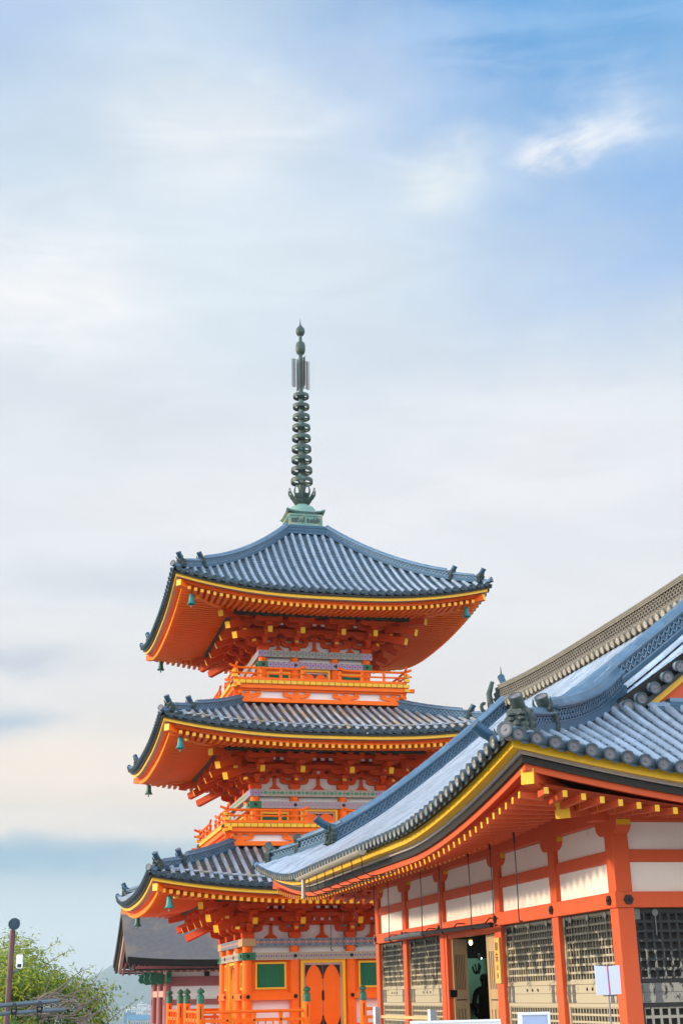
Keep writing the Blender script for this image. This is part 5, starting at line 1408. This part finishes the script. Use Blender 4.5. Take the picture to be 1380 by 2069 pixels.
# lamp pole
t = thing('lamp_pole', (0.0, 18, GZ), 'maroon pole carrying a round blue-grey floodlight seen from behind', 'lamp pole')
b = MB(); b.tube([(.005, 18, GZ), (.022, 18, .83)], .036, 14, 'maroon'); b.tube([(.016, 18, .35), (.0165, 18, .37)], .041, 14, 'maroon'); b.tube([(.0135, 18, .23), (.014, 18, .25)], .041, 14, 'maroon'); b.tube([(.021, 18, .745), (.021, 18, .755)], .040, 14, 'maroon'); b.build('pole', t)
b = MB(); c = Vector((.035, 17.93, .905)); d = Vector((-.05, -1, -.12)).normalized()
for r_, h0, h1 in ((.068, -.10, 0), (.073, 0, .012), (.058, .012, .022), (.030, .022, .034)): b.tube([c+d*h0, c+d*h1], r_, 26, 'navy')
for q in range(3): a = q*2.1+.5; b.tube([c+d*.028, c+d*.028+Vector((cos(a)*.055, 0, sin(a)*.055))], .005, 5, 'iron')
b.box(.085, .10, 17.92, 17.94, .938, .955, 'navy'); b.build('floodlight', t)
b = MB(); b.tube([(.022, 18, .80), (.03, 18.02, .90)], .022, 8, 'navy'); b.build('lamp_bracket', t)
# security camera
t = thing('security_camera', (.128, 18, .33), 'small white box security camera beside the maroon pole, in front of the leaves', 'camera')
b = MB(); Fc = lambda p, q, tt: (.128+p, 18-.10+tt-.0, .42+q+tt*.42)
b.prism([(-.036, -.028), (.036, -.028), (.040, .0), (.034, .034), (-.034, .034), (-.040, .0)], Fc, -.02, .20, 'white'); b.build('housing', t, smooth=0, bevel=.004)
b = MB(); b.prism([(-.024, -.022), (.024, -.022), (.024, .014), (-.024, .014)], Fc, -.026, -.021, 'ink'); b.build('lens_window', t, smooth=0)
b = MB(); b.tube([(.128, 18, .40), (.125, 18, .355), (.09, 18, .345), (.02, 18, .345)], .009, 8, 'greypost'); b.lathe([(.03, .37), (.026, .39)], (.128, 17.98, 0), 12, 'white'); b.build('mount', t)
# pipe rail with clip lamps
t = thing('pipe_rail', (-.3, 14, GZ), 'pair of grey scaffold pipes crossing in front of the tree', 'pipe rail')
for p, q, r_ in (((-1.5, 14, -.13), (.50, 14.1, -.012), .021), ((-1.5, 13.95, -.185), (.56, 14.05, -.093), .019)):
    b = MB(); b.tube([p, q], r_, 12, 'galv'); b.build('pipe', t)
for x in (-.085, -1.2): b = MB(); b.tube([(x, 14.03, GZ), (x, 14.03, -.05)], .022, 10, 'teal' if x > -1 else 'galv'); b.build('upright', t)
for x, z, lb in ((.075, -.035, 'black clip lamp with a white lens hanging on the pipe rail beside the maroon pole'), (.315, -.022, 'black clip lamp hanging on the pipe rail near its leafy end')):
    l_ = thing('clip_lamp', (x, 13.93, z-.10), lb, 'lamp', 'clip lamps on the pipe rail')
    b = MB(); b.tube([(x-.030, 13.93, z-.055), (x-.006, 13.93, z+.012), (x+.006, 13.93, z+.012), (x+.030, 13.93, z-.055)], .006, 6, 'iron'); b.build('yoke', l_)
    b = MB(); b.tube([(x, 13.98, z-.05), (x, 13.91, z-.066)], [.020, .030], 12, 'iron'); b.tube([(x-.02, 13.95, z-.075), (x-.012, 13.95, z-.14), (x+.012, 13.95, z-.14), (x+.02, 13.95, z-.075)], .006, 6, 'iron'); b.build('lamp_head', l_)
    b = MB(); b.blob((x, 13.908, z-.062), .016, .010, .016, 'fitting', 10, 6); b.build('lens', l_)

# ================================================================== AIR
hz = MB(); hz.box(-4300, 4300, -300, 6300, -45, 190, 'dark'); hz.f = [tuple(reversed(f)) for f in hz.f]; ho = hz.build('haze', None, smooth=0); ho['kind'] = 'stuff'; ho['label'] = 'pale blue haze over the plain and the far hills'
hm = bpy.data.materials.new('haze_air'); hm.use_nodes = True; hm.node_tree.nodes.clear(); t_ = NT(hm.node_tree)
pv = t_.n('ShaderNodeVolumePrincipled'); pv.inputs['Color'].default_value = (.68, .85, .97, 1); pv.inputs['Density'].default_value = .00021; pv.inputs['Anisotropy'].default_value = .2
t_.l(pv.outputs[0], t_.n('ShaderNodeOutputMaterial').inputs['Volume']); ho.data.materials.clear(); ho.data.materials.append(hm)
